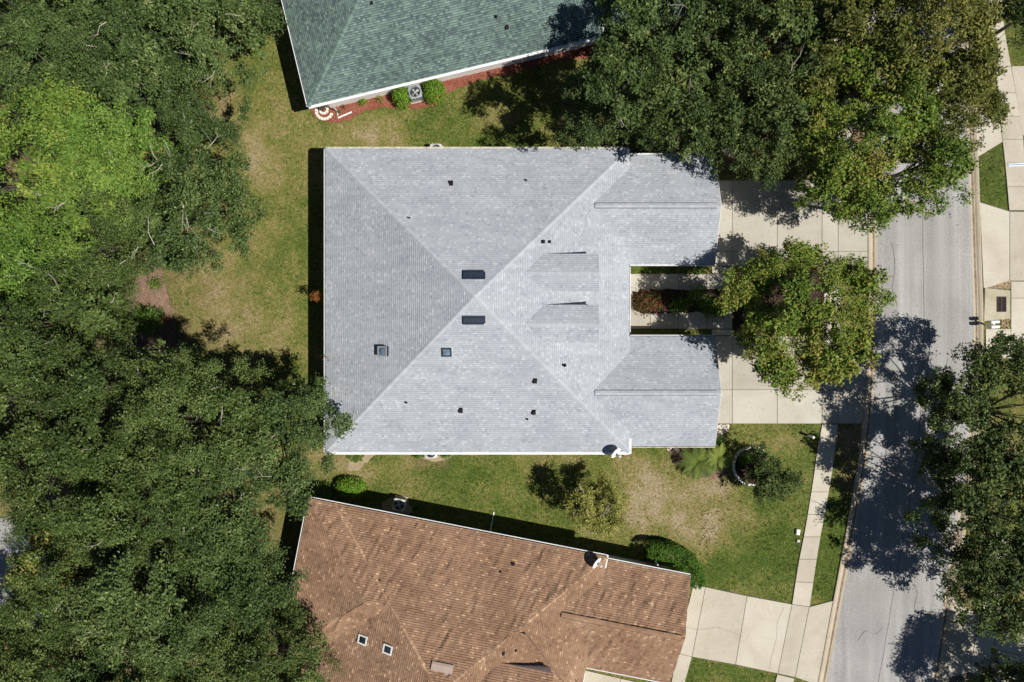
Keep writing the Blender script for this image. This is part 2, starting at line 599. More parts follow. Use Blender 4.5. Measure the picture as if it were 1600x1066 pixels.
# ------------------------------------------------------------------ the ground
# dry / green patches of the lawn, in photo pixels: (x, y, rx, ry, amount)
DRY = [(600, 205, 60, 28, 0.35), (560, 215, 60, 20, 0.2), (760, 190, 60, 22, 0.25), (860, 215, 60, 18, 0.0), (430, 330, 60, 130, 0.12),
       (340, 470, 90, 70, 0.22), (400, 520, 60, 40, 0.15), (350, 395, 60, 40, 0.20), (400, 250, 30, 80, 0.1), (1010, 760, 90, 40, 0.38),
       (1080, 800, 90, 40, 0.40), (1110, 830, 60, 30, 0.25), (990, 810, 50, 30, 0.14), (900, 720, 60, 15, 0.12), (830, 760, 50, 30, 0.2),
       (1120, 770, 40, 25, 0.25), (1225, 690, 30, 22, 0.2), (560, 735, 38, 22, 0.35), (600, 735, 40, 15, 0.25), (640, 760, 40, 20, 0.12), (1000, 850, 40, 20, 0.2),
       (680, 130, 60, 20, 0.0), (640, 200, 18, 14, -0.35), (700, 215, 60, 16, -0.3), (500, 220, 40, 20, -0.05), (740, 740, 90, 26, -0.18),
       (1190, 860, 60, 60, -0.22), (1200, 800, 40, 60, -0.12), (1290, 850, 30, 90, -0.25), (1300, 880, 30, 60, -0.2), (1130, 890, 50, 20, -0.25),
       (1550, 275, 50, 60, -0.5), (1585, 60, 40, 60, -0.3), (620, 800, 60, 30, -0.15), (750, 790, 60, 25, -0.15), (1210, 670, 60, 15, -0.1),
       (460, 420, 40, 100, -0.08), (830, 150, 90, 30, -0.12), (950, 215, 60, 20, -0.12), (1160, 1050, 90, 20, -0.35), (1500, 925, 30, 30, 0.25),
       (1040, 422, 60, 10, -0.55), (1330, 700, 25, 40, 0.2), (440, 570, 40, 40, 0.1), (430, 790, 30, 60, 0.15), (880, 900, 400, 10, -0.1),
       (1330, 690, 18, 22, 0.3)]
LITTER = [(150, 250, 330, 900, 0.0), (245, 215, 22, 45, 0.9), (290, 95, 30, 20, 0.8), (130, 600, 170, 300, 0.6), (110, 200, 130, 200, 0.55), (300, 150, 25, 20, 0.14),
          (200, 900, 240, 200, 0.6), (1300, 150, 190, 120, 0.55), (1120, 245, 60, 22, 0.75), (1240, 465, 90, 45, 0.3), (1325, 690, 14, 20, 0.5), (1322, 730, 12, 40, 0.35), (1550, 700, 60, 200, 0.12),
          (370, 170, 25, 30, 0.15), (1120, 735, 20, 20, 0.25), (675, 722, 28, 9, 0.4), (618, 785, 30, 9, 0.4), (1505, 930, 20, 18, 0.5), (470, 770, 25, 15, 0.14), (345, 160, 12, 14, 0.5)]


def lawn_fields(X, Y):
    px, py = X * F / H + 800, 533 - Y * F / H
    dry = 0.33 + 0.24 * (vnoise(X, Y, 6.0, 1) - 0.5) + 0.34 * (vnoise(X, Y, 2.2, 2) - 0.5) + 0.26 * (vnoise(X, Y, 0.8, 3) - 0.5)
    for (x, y, rx, ry, a) in DRY:
        dry = dry + (a if a < 0 else a * 0.95) * (0.35 + 1.3 * vnoise(X, Y, 1.3, int(x) % 50 + 60)) * np.exp(-(((px - x) / rx) ** 2 + ((py - y) / ry) ** 2))
    lit = np.zeros_like(X)
    for (x, y, rx, ry, a) in LITTER:
        lit = np.maximum(lit, a * np.clip(1.6 * np.exp(-(((px - x) / rx) ** 2 + ((py - y) / ry) ** 2)), 0, 1))
    lit = np.clip(lit * (0.35 + 1.3 * vnoise(X, Y, 0.9, 4)), 0, 1)
    return np.clip(dry, 0, 1), lit


def build_lawn():
    xs = np.concatenate([[-700, -250, -90], np.linspace(-52, 52, 330), [90, 250, 700]])
    ys = np.concatenate([[-700, -250, -90], np.linspace(-38, 38, 240), [90, 250, 700]])
    X, Y = np.meshgrid(xs, ys)
    Z = 0.03 * (vnoise(X, Y, 3.0, 9) - 1.0)
    Z[(abs(X) > 50) | (abs(Y) > 37)] = -0.03
    dry, lit = lawn_fields(X, Y)
    far = (abs(X) > 50) | (abs(Y) > 37)
    dry[far], lit[far] = 0.36, 0.0
    nx, ny = len(xs), len(ys)
    v = np.stack([X.ravel(), Y.ravel(), Z.ravel()], 1).astype(np.float32)
    idx = np.arange(nx * ny).reshape(ny, nx)
    q = np.stack([idx[:-1, :-1], idx[:-1, 1:], idx[1:, 1:], idx[1:, :-1]], -1).reshape(-1, 4).astype(np.int32)
    me = bpy.data.meshes.new("lawn")
    me.vertices.add(len(v)); me.vertices.foreach_set("co", v.ravel())
    me.loops.add(q.size); me.loops.foreach_set("vertex_index", q.ravel())
    me.polygons.add(len(q)); me.polygons.foreach_set("loop_start", np.arange(0, q.size, 4, dtype=np.int32))
    for nme, arr in (("dry", dry), ("litter", lit)):
        a = me.attributes.new(nme, 'FLOAT', 'POINT')
        a.data.foreach_set("value", arr.ravel().astype(np.float32))
    me.polygons.foreach_set("use_smooth", np.ones(len(q), dtype=bool))
    me.update(calc_edges=True); me.validate()
    return tag(link_mesh("lawn", me, M['lawn']), kind='structure')


build_lawn()
PAVED = []          # outlines without grass


def smooth_line(pts, n=8):
    """Catmull-Rom through 2-D points"""
    P = [Vector(p) for p in pts]
    P = [P[0] * 2 - P[1]] + P + [P[-1] * 2 - P[-2]]
    out = []
    for i in range(1, len(P) - 2):
        for k in range(n):
            t = k / n
            a, b, c, d = P[i - 1], P[i], P[i + 1], P[i + 2]
            out.append(0.5 * ((2 * b) + (c - a) * t + (2 * a - 5 * b + 4 * c - d) * t * t + (3 * b - a - 3 * c + d) * t ** 3))
    out.append(P[-2])
    return out


def ribbon(mb, L, R, zl, zr, tone=0.5):
    for i in range(len(L) - 1):
        mb.face([(L[i].x, L[i].y, zl), (L[i + 1].x, L[i + 1].y, zl), (R[i + 1].x, R[i + 1].y, zr), (R[i].x, R[i].y, zr)][::-1], tone)


# road edges in photo pixels, north to south (left inner edge, right inner edge)
road_l = [(1325, -160), (1345, -60), (1358, 40), (1366, 160), (1369, 300), (1370, 420), (1369, 540), (1364, 630), (1358, 700), (1347, 770), (1336, 830), (1322, 905), (1307, 985), (1292, 1066), (1270, 1180), (1250, 1290)]
road_r = [(1468, -160), (1490, -60), (1502, 40), (1509, 160), (1514, 270), (1518, 400), (1521, 500), (1519, 600), (1512, 700), (1503, 770), (1493, 830), (1480, 905), (1469, 985), (1456, 1066), (1436, 1180), (1416, 1290)]
RL = smooth_line([G(*p).xy for p in road_l], 6)
RR = smooth_line([G(*p).xy for p in road_r], 6)


def offset(line, d):
    out = []
    for i, p in enumerate(line):
        t = (line[min(i + 1, len(line) - 1)] - line[max(i - 1, 0)]).normalized()
        out.append(p + Vector((-t.y, t.x)) * d)      # + = to the left of travel (south-bound: east)
    return out


mb = MB()
N_ACROSS = 8
for k in range(N_ACROSS):
    a, b = k / N_ACROSS, (k + 1) / N_ACROSS
    A = [l.lerp(r, a) for l, r in zip(RL, RR)]
    B = [l.lerp(r, b) for l, r in zip(RL, RR)]
    za = 0.02 + 0.05 * (1 - (2 * a - 1) ** 2)
    zb = 0.02 + 0.05 * (1 - (2 * b - 1) ** 2)
    for i in range(len(A) - 1):
        mb.face([(A[i].x, A[i].y, za), (A[i + 1].x, A[i + 1].y, za), (B[i + 1].x, B[i + 1].y, zb), (B[i].x, B[i].y, zb)])
road = tag(mb.build("road", M['asphalt']), kind='structure')
# worn seam along the crown of the road
mid = [l.lerp(r, 0.485) for l, r in zip(RL, RR)]
mid = [p + Vector((0.02 * math.sin(i * 1.7), 0)) for i, p in enumerate(mid)]
mb = MB()
ribbon(mb, offset(mid, 0.018), offset(mid, -0.018), 0.0765, 0.0765)
mb.build("road_seam", M['tar'], road)
mb = MB()
for (x, y, r) in ((1478, 322, .05), (1481, 331, .035), (1483, 335, .07), (1484, 340, .05), (1479, 327, .03), (1495, 352, .04)):
    c = G(x, y)
    pts = [(c.x + r * (0.7 + 0.5 * rnd.random()) * math.cos(a), c.y + r * (0.7 + 0.5 * rnd.random()) * math.sin(a), 0.071) for a in np.linspace(0, 5.6, 8)]
    mb.face(pts)
mb.build("oil_stain", M['oil'], road)


for path in ([(1480, 560), (1470, 600), (1476, 640), (1466, 690), (1470, 720)], [(1340, 1000), (1352, 985), (1368, 990), (1380, 978)], [(1392, 380), (1398, 410), (1394, 450), (1402, 480)],
             [(1420, 905), (1432, 925), (1428, 950), (1440, 965)]):
    P_ = smooth_line([G(*q).xy for q in path], 5)
    P_ = [q + Vector((rnd.uniform(-.03, .03), rnd.uniform(-.03, .03))) for q in P_]
    mb = MB()
    ribbon(mb, offset(P_, 0.01), offset(P_, -0.01), 0.0775, 0.0775)
    mb.build("crack", M['tar'], road)


def curb(inner, side, name):
    """Miami curb: channel, then a low rounded lip; side=+1 lies east of the line"""
    prof = [(-0.01, 0.022), (0.10, 0.012), (0.26, 0.006), (0.34, 0.018), (0.44, 0.075), (0.56, 0.105), (0.64, 0.098), (0.66, 0.0)]
    lines = [offset(inner, side * d) for d, _ in prof]
    mb = MB()
    for k in range(len(prof) - 1):
        for i in range(len(inner) - 1):
            z0, z1 = prof[k][1], prof[k + 1][1]
            q = [(*lines[k][i], z0), (*lines[k][i + 1], z0), (*lines[k + 1][i + 1], z1), (*lines[k + 1][i], z1)]
            mb.face(q if side > 0 else q[::-1], 0.35 + 0.3 * rnd.random() if k == 0 else 0.5)
    o = tag(mb.build(name, M['concrete_curb']), kind='structure')
    # leaf-stained channel, a thin irregular film lying in the gutter line
    mb = MB()
    a = offset(inner, side * 0.20)
    wv = [0.05 + 0.05 * rnd.random() for _ in a]
    L = [p + (q - p).normalized() * w for p, q, w in zip(a, offset(inner, side * 0.4), wv)]
    R = [p - (q - p).normalized() * w * 0.6 for p, q, w in zip(a, offset(inner, side * 0.4), wv)]
    ribbon(mb, L, R, 0.016, 0.014) if side > 0 else ribbon(mb, R, L, 0.014, 0.016)
    mb.build("leaf_stain", M['gutter_stain'], o)
    return o


curb(RL, -1, "curb")
curb(RR, 1, "curb")
road_poly = [tuple(p) for p in offset(RL, -0.64)] + [tuple(p) for p in offset(RR, 0.64)][::-1]
PAVED.append(road_poly)


def slabs(name, bed_pts, cells, z=0.055, mat='concrete', kind='structure'):
    """a dark joint bed with one slab per cell on it"""
    bed = MB()
    bed.prism(bed_pts, -0.05, z - 0.03)
    b = tag(bed.build(name, M['joint']), kind=kind)
    PAVED.append(bed_pts)
    for c in cells:
        c = inset(ccw(c), 0.015)
        s = MB()
        s.prism(c, z - 0.045, z + rnd.uniform(-0.003, 0.003), rnd.random(), 0.008)
        s.build("slab", M[mat], b)
    return b


def px_cells(xs, ys):
    """rectangular cells in photo pixels"""
    out = []
    for i in range(len(xs) - 1):
        for j in range(len(ys) - 1):
            out.append([G(xs[i], ys[j]), G(xs[i + 1], ys[j]), G(xs[i + 1], ys[j + 1]), G(xs[i], ys[j + 1])])
    return out


def q4(a, b, c, d):
    return [G(*a), G(*b), G(*c), G(*d)]


# grey house: two driveways, court walk
slabs("driveway", gp([(1104, 525), (1358, 525), (1350, 662), (1104, 662)]),
      px_cells([1104, 1144, 1214, 1284, 1309], [525, 609, 662]) + [q4((1309, 525), (1358, 530), (1354, 609), (1309, 609)), q4((1309, 609), (1354, 609), (1346, 662), (1309, 662))], mat='concrete_grey')
slabs("driveway", gp([(1104, 282), (1358, 282), (1358, 416), (1104, 416)]), px_cells([1104, 1144, 1214, 1284, 1309, 1358], [282, 393, 416]), mat='concrete_grey')
slabs("walkway", gp([(972, 428), (1144, 428), (1144, 514), (972, 514)]), px_cells([972, 1016, 1060, 1104, 1144], [428, 471, 514]), 0.05, 'concrete_grey')
slabs("walkway", gp([(1112, 417), (1144, 417), (1144, 427.3), (1112, 427.3)]), px_cells([1112, 1144], [417, 427.3]), 0.05)
slabs("walkway", gp([(1112, 514.7), (1144, 514.7), (1144, 524.3), (1112, 524.3)]), px_cells([1112, 1144], [514.7, 524.3]), 0.05)
# sidewalk on the near side of the road
sw_l = [(1284, 663), (1277, 700), (1270, 750), (1262, 800), (1258, 825), (1247, 880), (1237, 944)]
sw_r = [(1309, 663), (1305, 700), (1298, 750), (1289, 800), (1284, 825), (1275, 880), (1265, 948)]


def walk_strip(left, right, step):
    """split a strip into slabs along its length (photo pixels)"""
    L = smooth_line([G(*p).xy for p in left], 10)
    R = smooth_line([G(*p).xy for p in right], 10)
    dl = np.concatenate([[0], np.cumsum([(L[i + 1] - L[i]).length for i in range(len(L) - 1)])])
    n = max(1, int(round(dl[-1] / step)))
    cells = []
    ts = np.interp(np.linspace(0, dl[-1], n + 1), dl, np.arange(len(L)))

    def at(line, t):
        i = min(int(t), len(line) - 2)
        return line[i].lerp(line[i + 1], t - i)
    for k in range(n):
        cells.append([at(L, ts[k]), at(R, ts[k]), at(R, ts[k + 1]), at(L, ts[k + 1])])
    return ccw([tuple(p) for p in L] + [tuple(p) for p in R][::-1]), cells


for l_, r_ in ((sw_l, sw_r),
               ([(1302, 60), (1306, 140), (1308, 281)], [(1328, 60), (1331, 140), (1333, 281)]),
               ([(1287, 417), (1287, 470), (1285, 524)], [(1312, 417), (1312, 470), (1310, 524)]),
               ([(1214, 1053), (1200, 1110), (1185, 1170)], [(1241, 1060), (1227, 1115), (1212, 1176)])):
    bed, cells = walk_strip(l_, r_, 1.52)
    slabs("sidewalk", bed, cells)
# brown house driveway
cells = [q4((1083, 913), (1102, 917), (1081, 1026), (1058, 1020)), q4((1102, 917), (1167, 931), (1149, 1038), (1081, 1026)), q4((1167, 931), (1237, 944), (1215, 1052), (1149, 1038)),
         q4((1237, 944), (1264, 948), (1242, 1058), (1215, 1052)), q4((1264, 948), (1306, 937), (1278, 1070), (1242, 1058)),
         q4((1058, 1020), (1081, 1026), (1072, 1058), (1045, 1085)), q4((1045, 1085), (1072, 1058), (1064, 1082), (1040, 1110))]
brown_drive = slabs("driveway", gp([(1083, 913), (1102, 917), (1237, 944), (1264, 948), (1306, 937), (1278, 1070), (1242, 1058), (1081, 1026), (1072, 1058), (1064, 1082), (1040, 1110), (1045, 1085)]), cells)


def crack(parent, pxs, w=0.016, z=0.0615):
    P = [G(*p).xy for p in pxs]
    P = smooth_line(P, 5)
    P = [p + Vector((rnd.uniform(-.02, .02), rnd.uniform(-.02, .02))) for p in P]
    mb = MB()
    ribbon(mb, offset(P, w / 2), offset(P, -w / 2), z, z)
    mb.build("crack", M['joint'], parent)


crack(brown_drive, [(1225, 948), (1215, 970), (1212, 1000), (1204, 1030), (1202, 1046)])
crack(brown_drive, [(1073, 980), (1086, 983), (1104, 982), (1120, 980), (1137, 985), (1152, 991)])
# across the road, north
slabs("driveway", gp([(1530, 316), (1577, 330), (1720, 330), (1720, 560), (1540, 560), (1539, 514), (1579, 514), (1579, 452), (1536, 452)]),
      [q4((1530, 316), (1577, 331), (1577, 439), (1536, 452)), q4((1577, 331), (1720, 331), (1720, 439), (1577, 439)), q4((1579, 440), (1720, 440), (1720, 466), (1579, 466)),
       q4((1579, 466), (1720, 466), (1720, 560), (1579, 560)), q4((1539, 514), (1579, 514), (1579, 560), (1540, 560))])
bed, cells = walk_strip([(1540, -40), (1548, 60), (1556, 120), (1565, 215), (1571, 270), (1576, 329)], [(1562, -40), (1568, 40), (1582, 120), (1598, 215), (1601, 270), (1603, 329)], 1.6)
slabs("sidewalk", bed, cells)
slabs("driveway", gp([(1578, 104), (1720, 100), (1720, 212), (1596, 212)]), [q4((1579, 104), (1720, 100), (1720, 212), (1597, 212))])
slabs("driveway", gp([(1518, 165), (1562, 190), (1566, 222), (1527, 246)]), [q4((1518, 165), (1562, 190), (1566, 222), (1527, 246))])
# across the road, south
bed, cells = walk_strip([(1556, 830), (1545, 895), (1532, 961)], [(1584, 835), (1573, 902), (1560, 968)], 1.52)
slabs("sidewalk", bed, cells)
slabs("driveway", gp([(1488, 936), (1532, 962), (1560, 969), (1720, 1005), (1720, 1140), (1490, 1090), (1466, 1072)]),
      [q4((1488, 936), (1531, 961), (1513, 1050), (1466, 1064)), q4((1532, 962), (1560, 969), (1542, 1058), (1513, 1050)), q4((1560, 969), (1720, 1005), (1720, 1050), (1552, 1014)),
       q4((1552, 1014), (1720, 1050), (1720, 1140), (1535, 1094))])
# paved lot behind the left trees, and a court behind the brown house's garage
mb = MB()
lot = gp([(-120, 800), (78, 815), (84, 880), (62, 985), (-120, 985)])
mb.prism(lot, -0.05, 0.03)
tag(mb.build("parking_lot", M['asphalt']), kind='structure')
PAVED.append(lot)
slabs("walkway", gp([(905, 1045), (1036, 1075), (1020, 1140), (890, 1112)]), [q4((905, 1045), (970, 1060), (955, 1126), (890, 1112)), q4((970, 1060), (1036, 1075), (1020, 1140), (955, 1126))], 0.05)


def bed_sheet(name, pxs, mat, z=0.025, wob=0.08, kind='structure', chips=0, chip_mat=None):
    P = [G(*p).xy for p in pxs]
    P.append(P[0])
    L = smooth_line(P, 6)[:-1]
    L = [p + Vector((rnd.uniform(-wob, wob), rnd.uniform(-wob, wob))) for p in L]
    pts = ccw([tuple(p) for p in L])
    mb = MB()
    mb.prism(pts, -0.06, z)
    o = tag(mb.build(name, M[mat]), kind=kind)
    PAVED.append(pts)
    if chips:
        xs = [p[0] for p in pts]; ys = [p[1] for p in pts]
        X = RNG.uniform(min(xs) - .1, max(xs) + .1, chips * 3); Y = RNG.uniform(min(ys) - .1, max(ys) + .1, chips * 3)
        k = inside(pts, X, Y)
        X, Y = X[k][:chips], Y[k][:chips]
        n = len(X)
        a = RNG.uniform(0, 6.28, n); ln = RNG.uniform(0.03, 0.075, n); w = ln * RNG.uniform(0.25, 0.6, n)
        d = np.stack([np.cos(a), np.sin(a), RNG.uniform(-.4, .4, n)], 1) * ln[:, None]
        e = np.stack([-np.sin(a), np.cos(a), RNG.uniform(-.4, .4, n)], 1) * w[:, None]
        c = np.stack([X, Y, np.full(n, z + 0.025)], 1)
        V = np.stack([c - d - e, c + d - e, c + d + e, c - d + e], 1)
        s = np_mesh("mulch_chips", V, 4, RNG.random(n), M[chip_mat or mat], o)
        s['kind'] = 'stuff'
    return o


bed_sheet("mulch_bed", [(486, 166), (520, 160), (600, 142), (700, 120), (800, 97), (900, 74), (960, 62), (962, 78), (930, 88), (880, 94), (800, 114), (745, 126), (702, 146), (680, 164), (640, 170), (600, 169), (565, 175), (545, 188), (520, 191), (498, 187), (488, 177)], 'mulch_red', chips=4500)
bed_sheet("mulch_bed", [(205, 420), (248, 415), (256, 440), (266, 480), (274, 520), (262, 560), (200, 560), (180, 500), (190, 450)], 'mulch_brown', chips=1500)
bed_sheet("sand_patch", [(556, 709), (592, 708), (584, 714), (572, 724), (558, 734), (546, 736), (545, 724), (550, 714)], 'sand', 0.012)
bed_sheet("sand_patch", [(648, 706), (706, 706), (702, 716), (685, 721), (662, 718)], 'sand', 0.02)
bed_sheet("sand_patch", [(597, 786), (615, 778), (634, 782), (644, 796), (636, 802), (600, 800)], 'sand', 0.02)
bed_sheet("planting_bed", [(988, 456), (1030, 452), (1080, 455), (1128, 452), (1126, 490), (1080, 488), (1030, 490), (992, 486)], 'mulch_dark', 0.07, chips=600)
bed_sheet("planting_bed", [(1148, 424), (1200, 420), (1278, 424), (1280, 515), (1200, 520), (1148, 516)], 'mulch_dark', 0.02, chips=800)
bed_sheet("planting_bed", [(1040, 698), (1110, 692), (1132, 700), (1140, 730), (1110, 748), (1060, 730)], 'mulch_brown', 0.02, chips=600)


bed_sheet("planting_bed", [(1175 + 26 * math.cos(a), 728 - 26 * math.sin(a)) for a in np.linspace(0, 5.8, 12)], 'mulch_dark', 0.03, 0.03, chips=500)  # dark mulch colour stands in for shade and dark plants inside the ring


# ------------------------------------------------------------------ houses
def clip_convex(poly, clip):
    """Sutherland-Hodgman, 2-D, clip is ccw convex"""
    out = poly
    n = len(clip)
    for i in range(n):
        ax, ay = clip[i]; bx, by = clip[(i + 1) % n]
        ex, ey = bx - ax, by - ay
        src, out = out, []
        for k in range(len(src)):
            p, q = src[k - 1], src[k]
            dp = ex * (p[1] - ay) - ey * (p[0] - ax)
            dq = ex * (q[1] - ay) - ey * (q[0] - ax)
            if dq >= 0:
                if dp < 0:
                    t = dp / (dp - dq)
                    out.append((p[0] + (q[0] - p[0]) * t, p[1] + (q[1] - p[1]) * t))
                out.append(q)
            elif dp >= 0:
                t = dp / (dp - dq)
                out.append((p[0] + (q[0] - p[0]) * t, p[1] + (q[1] - p[1]) * t))
        if len(out) < 3:
            return []
    return out


def shingle_face(mb, poly, style, expo=0.143, lift0=0.014):
    wave = style[5] if len(style) > 5 else 0.0
    """lay courses of shingles on a planar convex face; poly[0]->poly[1] is the eave, ccw from above"""
    P = [Vector(p) for p in poly]
    o = P[0]
    u = (P[1] - P[0]).normalized()
    nrm = (P[1] - P[0]).cross(P[-1] - P[0]).normalized()
    v = nrm.cross(u)
    flat = [((p - o).dot(u), (p - o).dot(v)) for p in P]
    vmax = max(f[1] for f in flat)
    r = random.Random(int(abs(o.x * 131 + o.y * 17 + vmax * 977)))
    lo, hi, p_dark, p_light, course_var = style[:5]
    lift0 = style[6] if len(style) > 6 else lift0
    seed = r.randint(0, 900)

    def wv(a, b):
        if wave == 0: return 0.0
        A, B = a - 0.30 * b + seed, b * 0.34 + seed * 0.7
        return wave * min(1.0, 0.1 + b / 0.6) * (0.30 + 1.0 * snoise(A / 1.9, B / 0.6, 52)) * (snoise(A / 0.23, B / 0.27, 51) - 0.25)
    k = 0
    while k * expo < vmax:
        v0, v1 = k * expo, (k + 1) * expo
        row = clip_convex([(-99, v0), (99, v0), (99, v1), (-99, v1)], flat)
        k += 1
        if not row:
            continue
        umin, umax = min(p[0] for p in row), max(p[0] for p in row)
        ct = r.gauss(0, course_var)
        x = umin - r.random() * 0.3
        while x < umax:
            w = r.uniform(lo, hi)
            t = r.random()
            tone = 0.5 + (0.075 if expo < 0.2 else 0.1) * r.gauss(0, 1) + ct
            if t < p_dark: tone = 0.12 + 0.2 * r.random() + ct
            elif t > 1 - p_light: tone = 0.8 + 0.2 * r.random()
            h = lift0 * r.uniform(0.5, 1.3)
            cell = clip_convex([(x, v0), (x + w, v0), (x + w, v1), (x, v1)], flat)
            x += w
            if len(cell) < 3:
                continue
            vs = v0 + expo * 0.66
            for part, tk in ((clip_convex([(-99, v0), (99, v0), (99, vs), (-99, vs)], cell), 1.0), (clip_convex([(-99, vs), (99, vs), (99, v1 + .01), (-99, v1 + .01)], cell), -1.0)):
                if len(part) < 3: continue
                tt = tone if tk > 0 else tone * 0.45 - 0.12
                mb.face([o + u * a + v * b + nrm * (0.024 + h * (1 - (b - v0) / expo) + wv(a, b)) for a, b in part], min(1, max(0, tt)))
            low = [c for c in cell if abs(c[1] - v0) < 1e-6]
            if len(low) >= 2:
                a0, a1 = min(c[0] for c in low), max(c[0] for c in low)
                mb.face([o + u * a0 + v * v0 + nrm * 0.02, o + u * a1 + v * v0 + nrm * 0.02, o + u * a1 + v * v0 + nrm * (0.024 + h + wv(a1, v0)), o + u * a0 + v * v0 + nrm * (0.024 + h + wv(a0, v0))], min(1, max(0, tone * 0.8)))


def caps(mb, a, b, n1, n2, tone=(0.45, 0.78), half=0.16, expo=0.145, lift=0.035):
    """cap shingles along hip/ridge a->b (from low to high) between two faces with normals n1, n2"""
    a, b = Vector(a), Vector(b)
    d = (b - a)
    L = d.length
    d.normalize()
    up = (n1 + n2).normalized()
    s1 = n1.cross(d).normalized()
    s2 = n2.cross(d).normalized()
    if s1.dot(n2) > 0: s1 = -s1
    if s2.dot(n1) > 0: s2 = -s2
    k = 0
    while k * expo < L - 0.02:
        p0, p1 = a + d * (k * expo), a + d * min(L, (k + 1) * expo + 0.02)
        h0, h1 = lift + 0.022, lift + 0.006
        t = rnd.uniform(*tone)
        for s, n in ((s1, n1), (s2, n2)):
            q = [p0 + up * h0, p1 + up * h1, p1 + s * half + n * (0.032), p0 + s * half + n * (0.042)]
            mb.face(q, t)
        for s, n in ((s1, n1), (s2, n2)):
            mb.face([p0 + up * h0, p0 + s * half + n * 0.042, p0 + s * half + n * 0.02, p0 + up * 0.02], t * 0.7)
        k += 1


def hip_faces(x0, x1, y0, y1, z, p):
    """faces of a hip roof over a rectangle: list of (name, polygon), plus hips"""
    w, d = x1 - x0, y1 - y0
    h = min(w, d) / 2
    zt = z + h * p
    if w >= d:
        r0, r1 = (x0 + h, (y0 + y1) / 2, zt), (x1 - h, (y0 + y1) / 2, zt)
    else:
        r0, r1 = ((x0 + x1) / 2, y0 + h, zt), ((x0 + x1) / 2, y1 - h, zt)
    A, B, C, D = (x0, y0, z), (x1, y0, z), (x1, y1, z), (x0, y1, z)

    def dd(*pts):
        out = []
        for q in pts:
            if not out or (Vector(q) - Vector(out[-1])).length > 0.02:
                out.append(q)
        return out
    if w >= d:
        fs = {'S': dd(A, B, r1, r0), 'E': dd(B, C, r1), 'N': dd(C, D, r0, r1), 'W': dd(D, A, r0)}
        hips = [(A, r0, 'S', 'W'), (D, r0, 'N', 'W'), (B, r1, 'S', 'E'), (C, r1, 'N', 'E')]
        ridge = (r0, r1, 'S', 'N')
    else:
        fs = {'S': dd(A, B, r0), 'E': dd(B, C, r1, r0), 'N': dd(C, D, r1), 'W': dd(D, A, r0, r1)}
        hips = [(A, r0, 'S', 'W'), (B, r0, 'S', 'E'), (C, r1, 'N', 'E'), (D, r1, 'N', 'W')]
        ridge = (r0, r1, 'E', 'W')
    if (Vector(r0) - Vector(r1)).length < 0.05:
        ridge = None
    return fs, hips, ridge


def normal(poly):
    a, b, c = Vector(poly[0]), Vector(poly[1]), Vector(poly[-1])
    return (b - a).cross(c - a).normalized()


def gutter(parent, a, b, out, mat, fill=None, z_drop=0.02, w=0.125, cover=False, label=None):
    """K-style gutter from a to b hung outside the fascia; out = outward unit vector"""
    a, b, out = Vector(a), Vector(b), Vector(out)
    dn = Vector((0, 0, -1))
    prof = [(0.004, z_drop), (0.004, z_drop + 0.11), (w * 0.7, z_drop + 0.11), (w, z_drop + 0.055), (w, z_drop - 0.005), (w - 0.05, z_drop - 0.005)]
    if cover:
        prof = [(0.004, z_drop - 0.01), (0.004, z_drop + 0.11), (w * 0.7, z_drop + 0.11), (w, z_drop + 0.055), (w, z_drop + 0.0), (w - 0.02, z_drop - 0.008), (0.004, z_drop - 0.012)]
    mb = MB()
    n = max(2, int((b - a).length / 1.5))
    for i in range(n):
        p, q = a.lerp(b, i / n), a.lerp(b, (i + 1) / n)
        for k in range(len(prof) - 1):
            f = [p + out * prof[k][0] + dn * prof[k][1], q + out * prof[k][0] + dn * prof[k][1], q + out * prof[k + 1][0] + dn * prof[k + 1][1], p + out * prof[k + 1][0] + dn * prof[k + 1][1]]
            mb.face(f, 0.5)
    for e in (a, b):
        mb.face([e + out * o_ + dn * d_ for o_, d_ in prof])
    g = mb.build("gutter", M[mat], parent)
    if label: g['label'] = label
    if fill:
        mb = MB()
        z = z_drop + 0.05
        for i in range(n * 3):
            p, q = a.lerp(b, i / (n * 3)), a.lerp(b, (i + 1) / (n * 3))
            z2 = z + rnd.uniform(-0.015, 0.015)
            mb.face([p + out * 0.008 + dn * z2, q + out * 0.008 + dn * z2, q + out * (w - 0.01) + dn * z2, p + out * (w - 0.01) + dn * z2])
        mb.build("gutter_debris", M[fill], g)
    if not cover:
        mb = MB()
        L = (b - a).length
        for i in range(int(L / 0.9)):
            if rnd.random() < 0.25: continue
            p = a.lerp(b, (i + 0.5 + rnd.uniform(-.2, .2)) / (L / 0.9))
            d = (b - a).normalized() * 0.012
            mb.face([p - d + out * 0.0 + dn * z_drop, p + d + dn * z_drop, p + d + out * w + dn * (z_drop - 0.008), p - d + out * w + dn * (z_drop - 0.008)])
        if mb.f:
            mb.build("gutter_hanger", M['black' if mat == 'gutter_stained' else 'grey_metal'], g)['kind'] = 'stuff'
    return g


PITCH = 0.38
ZE, ZW = 3.0, 2.6       # eave heights: main roof, garage wings
HX = 10.0


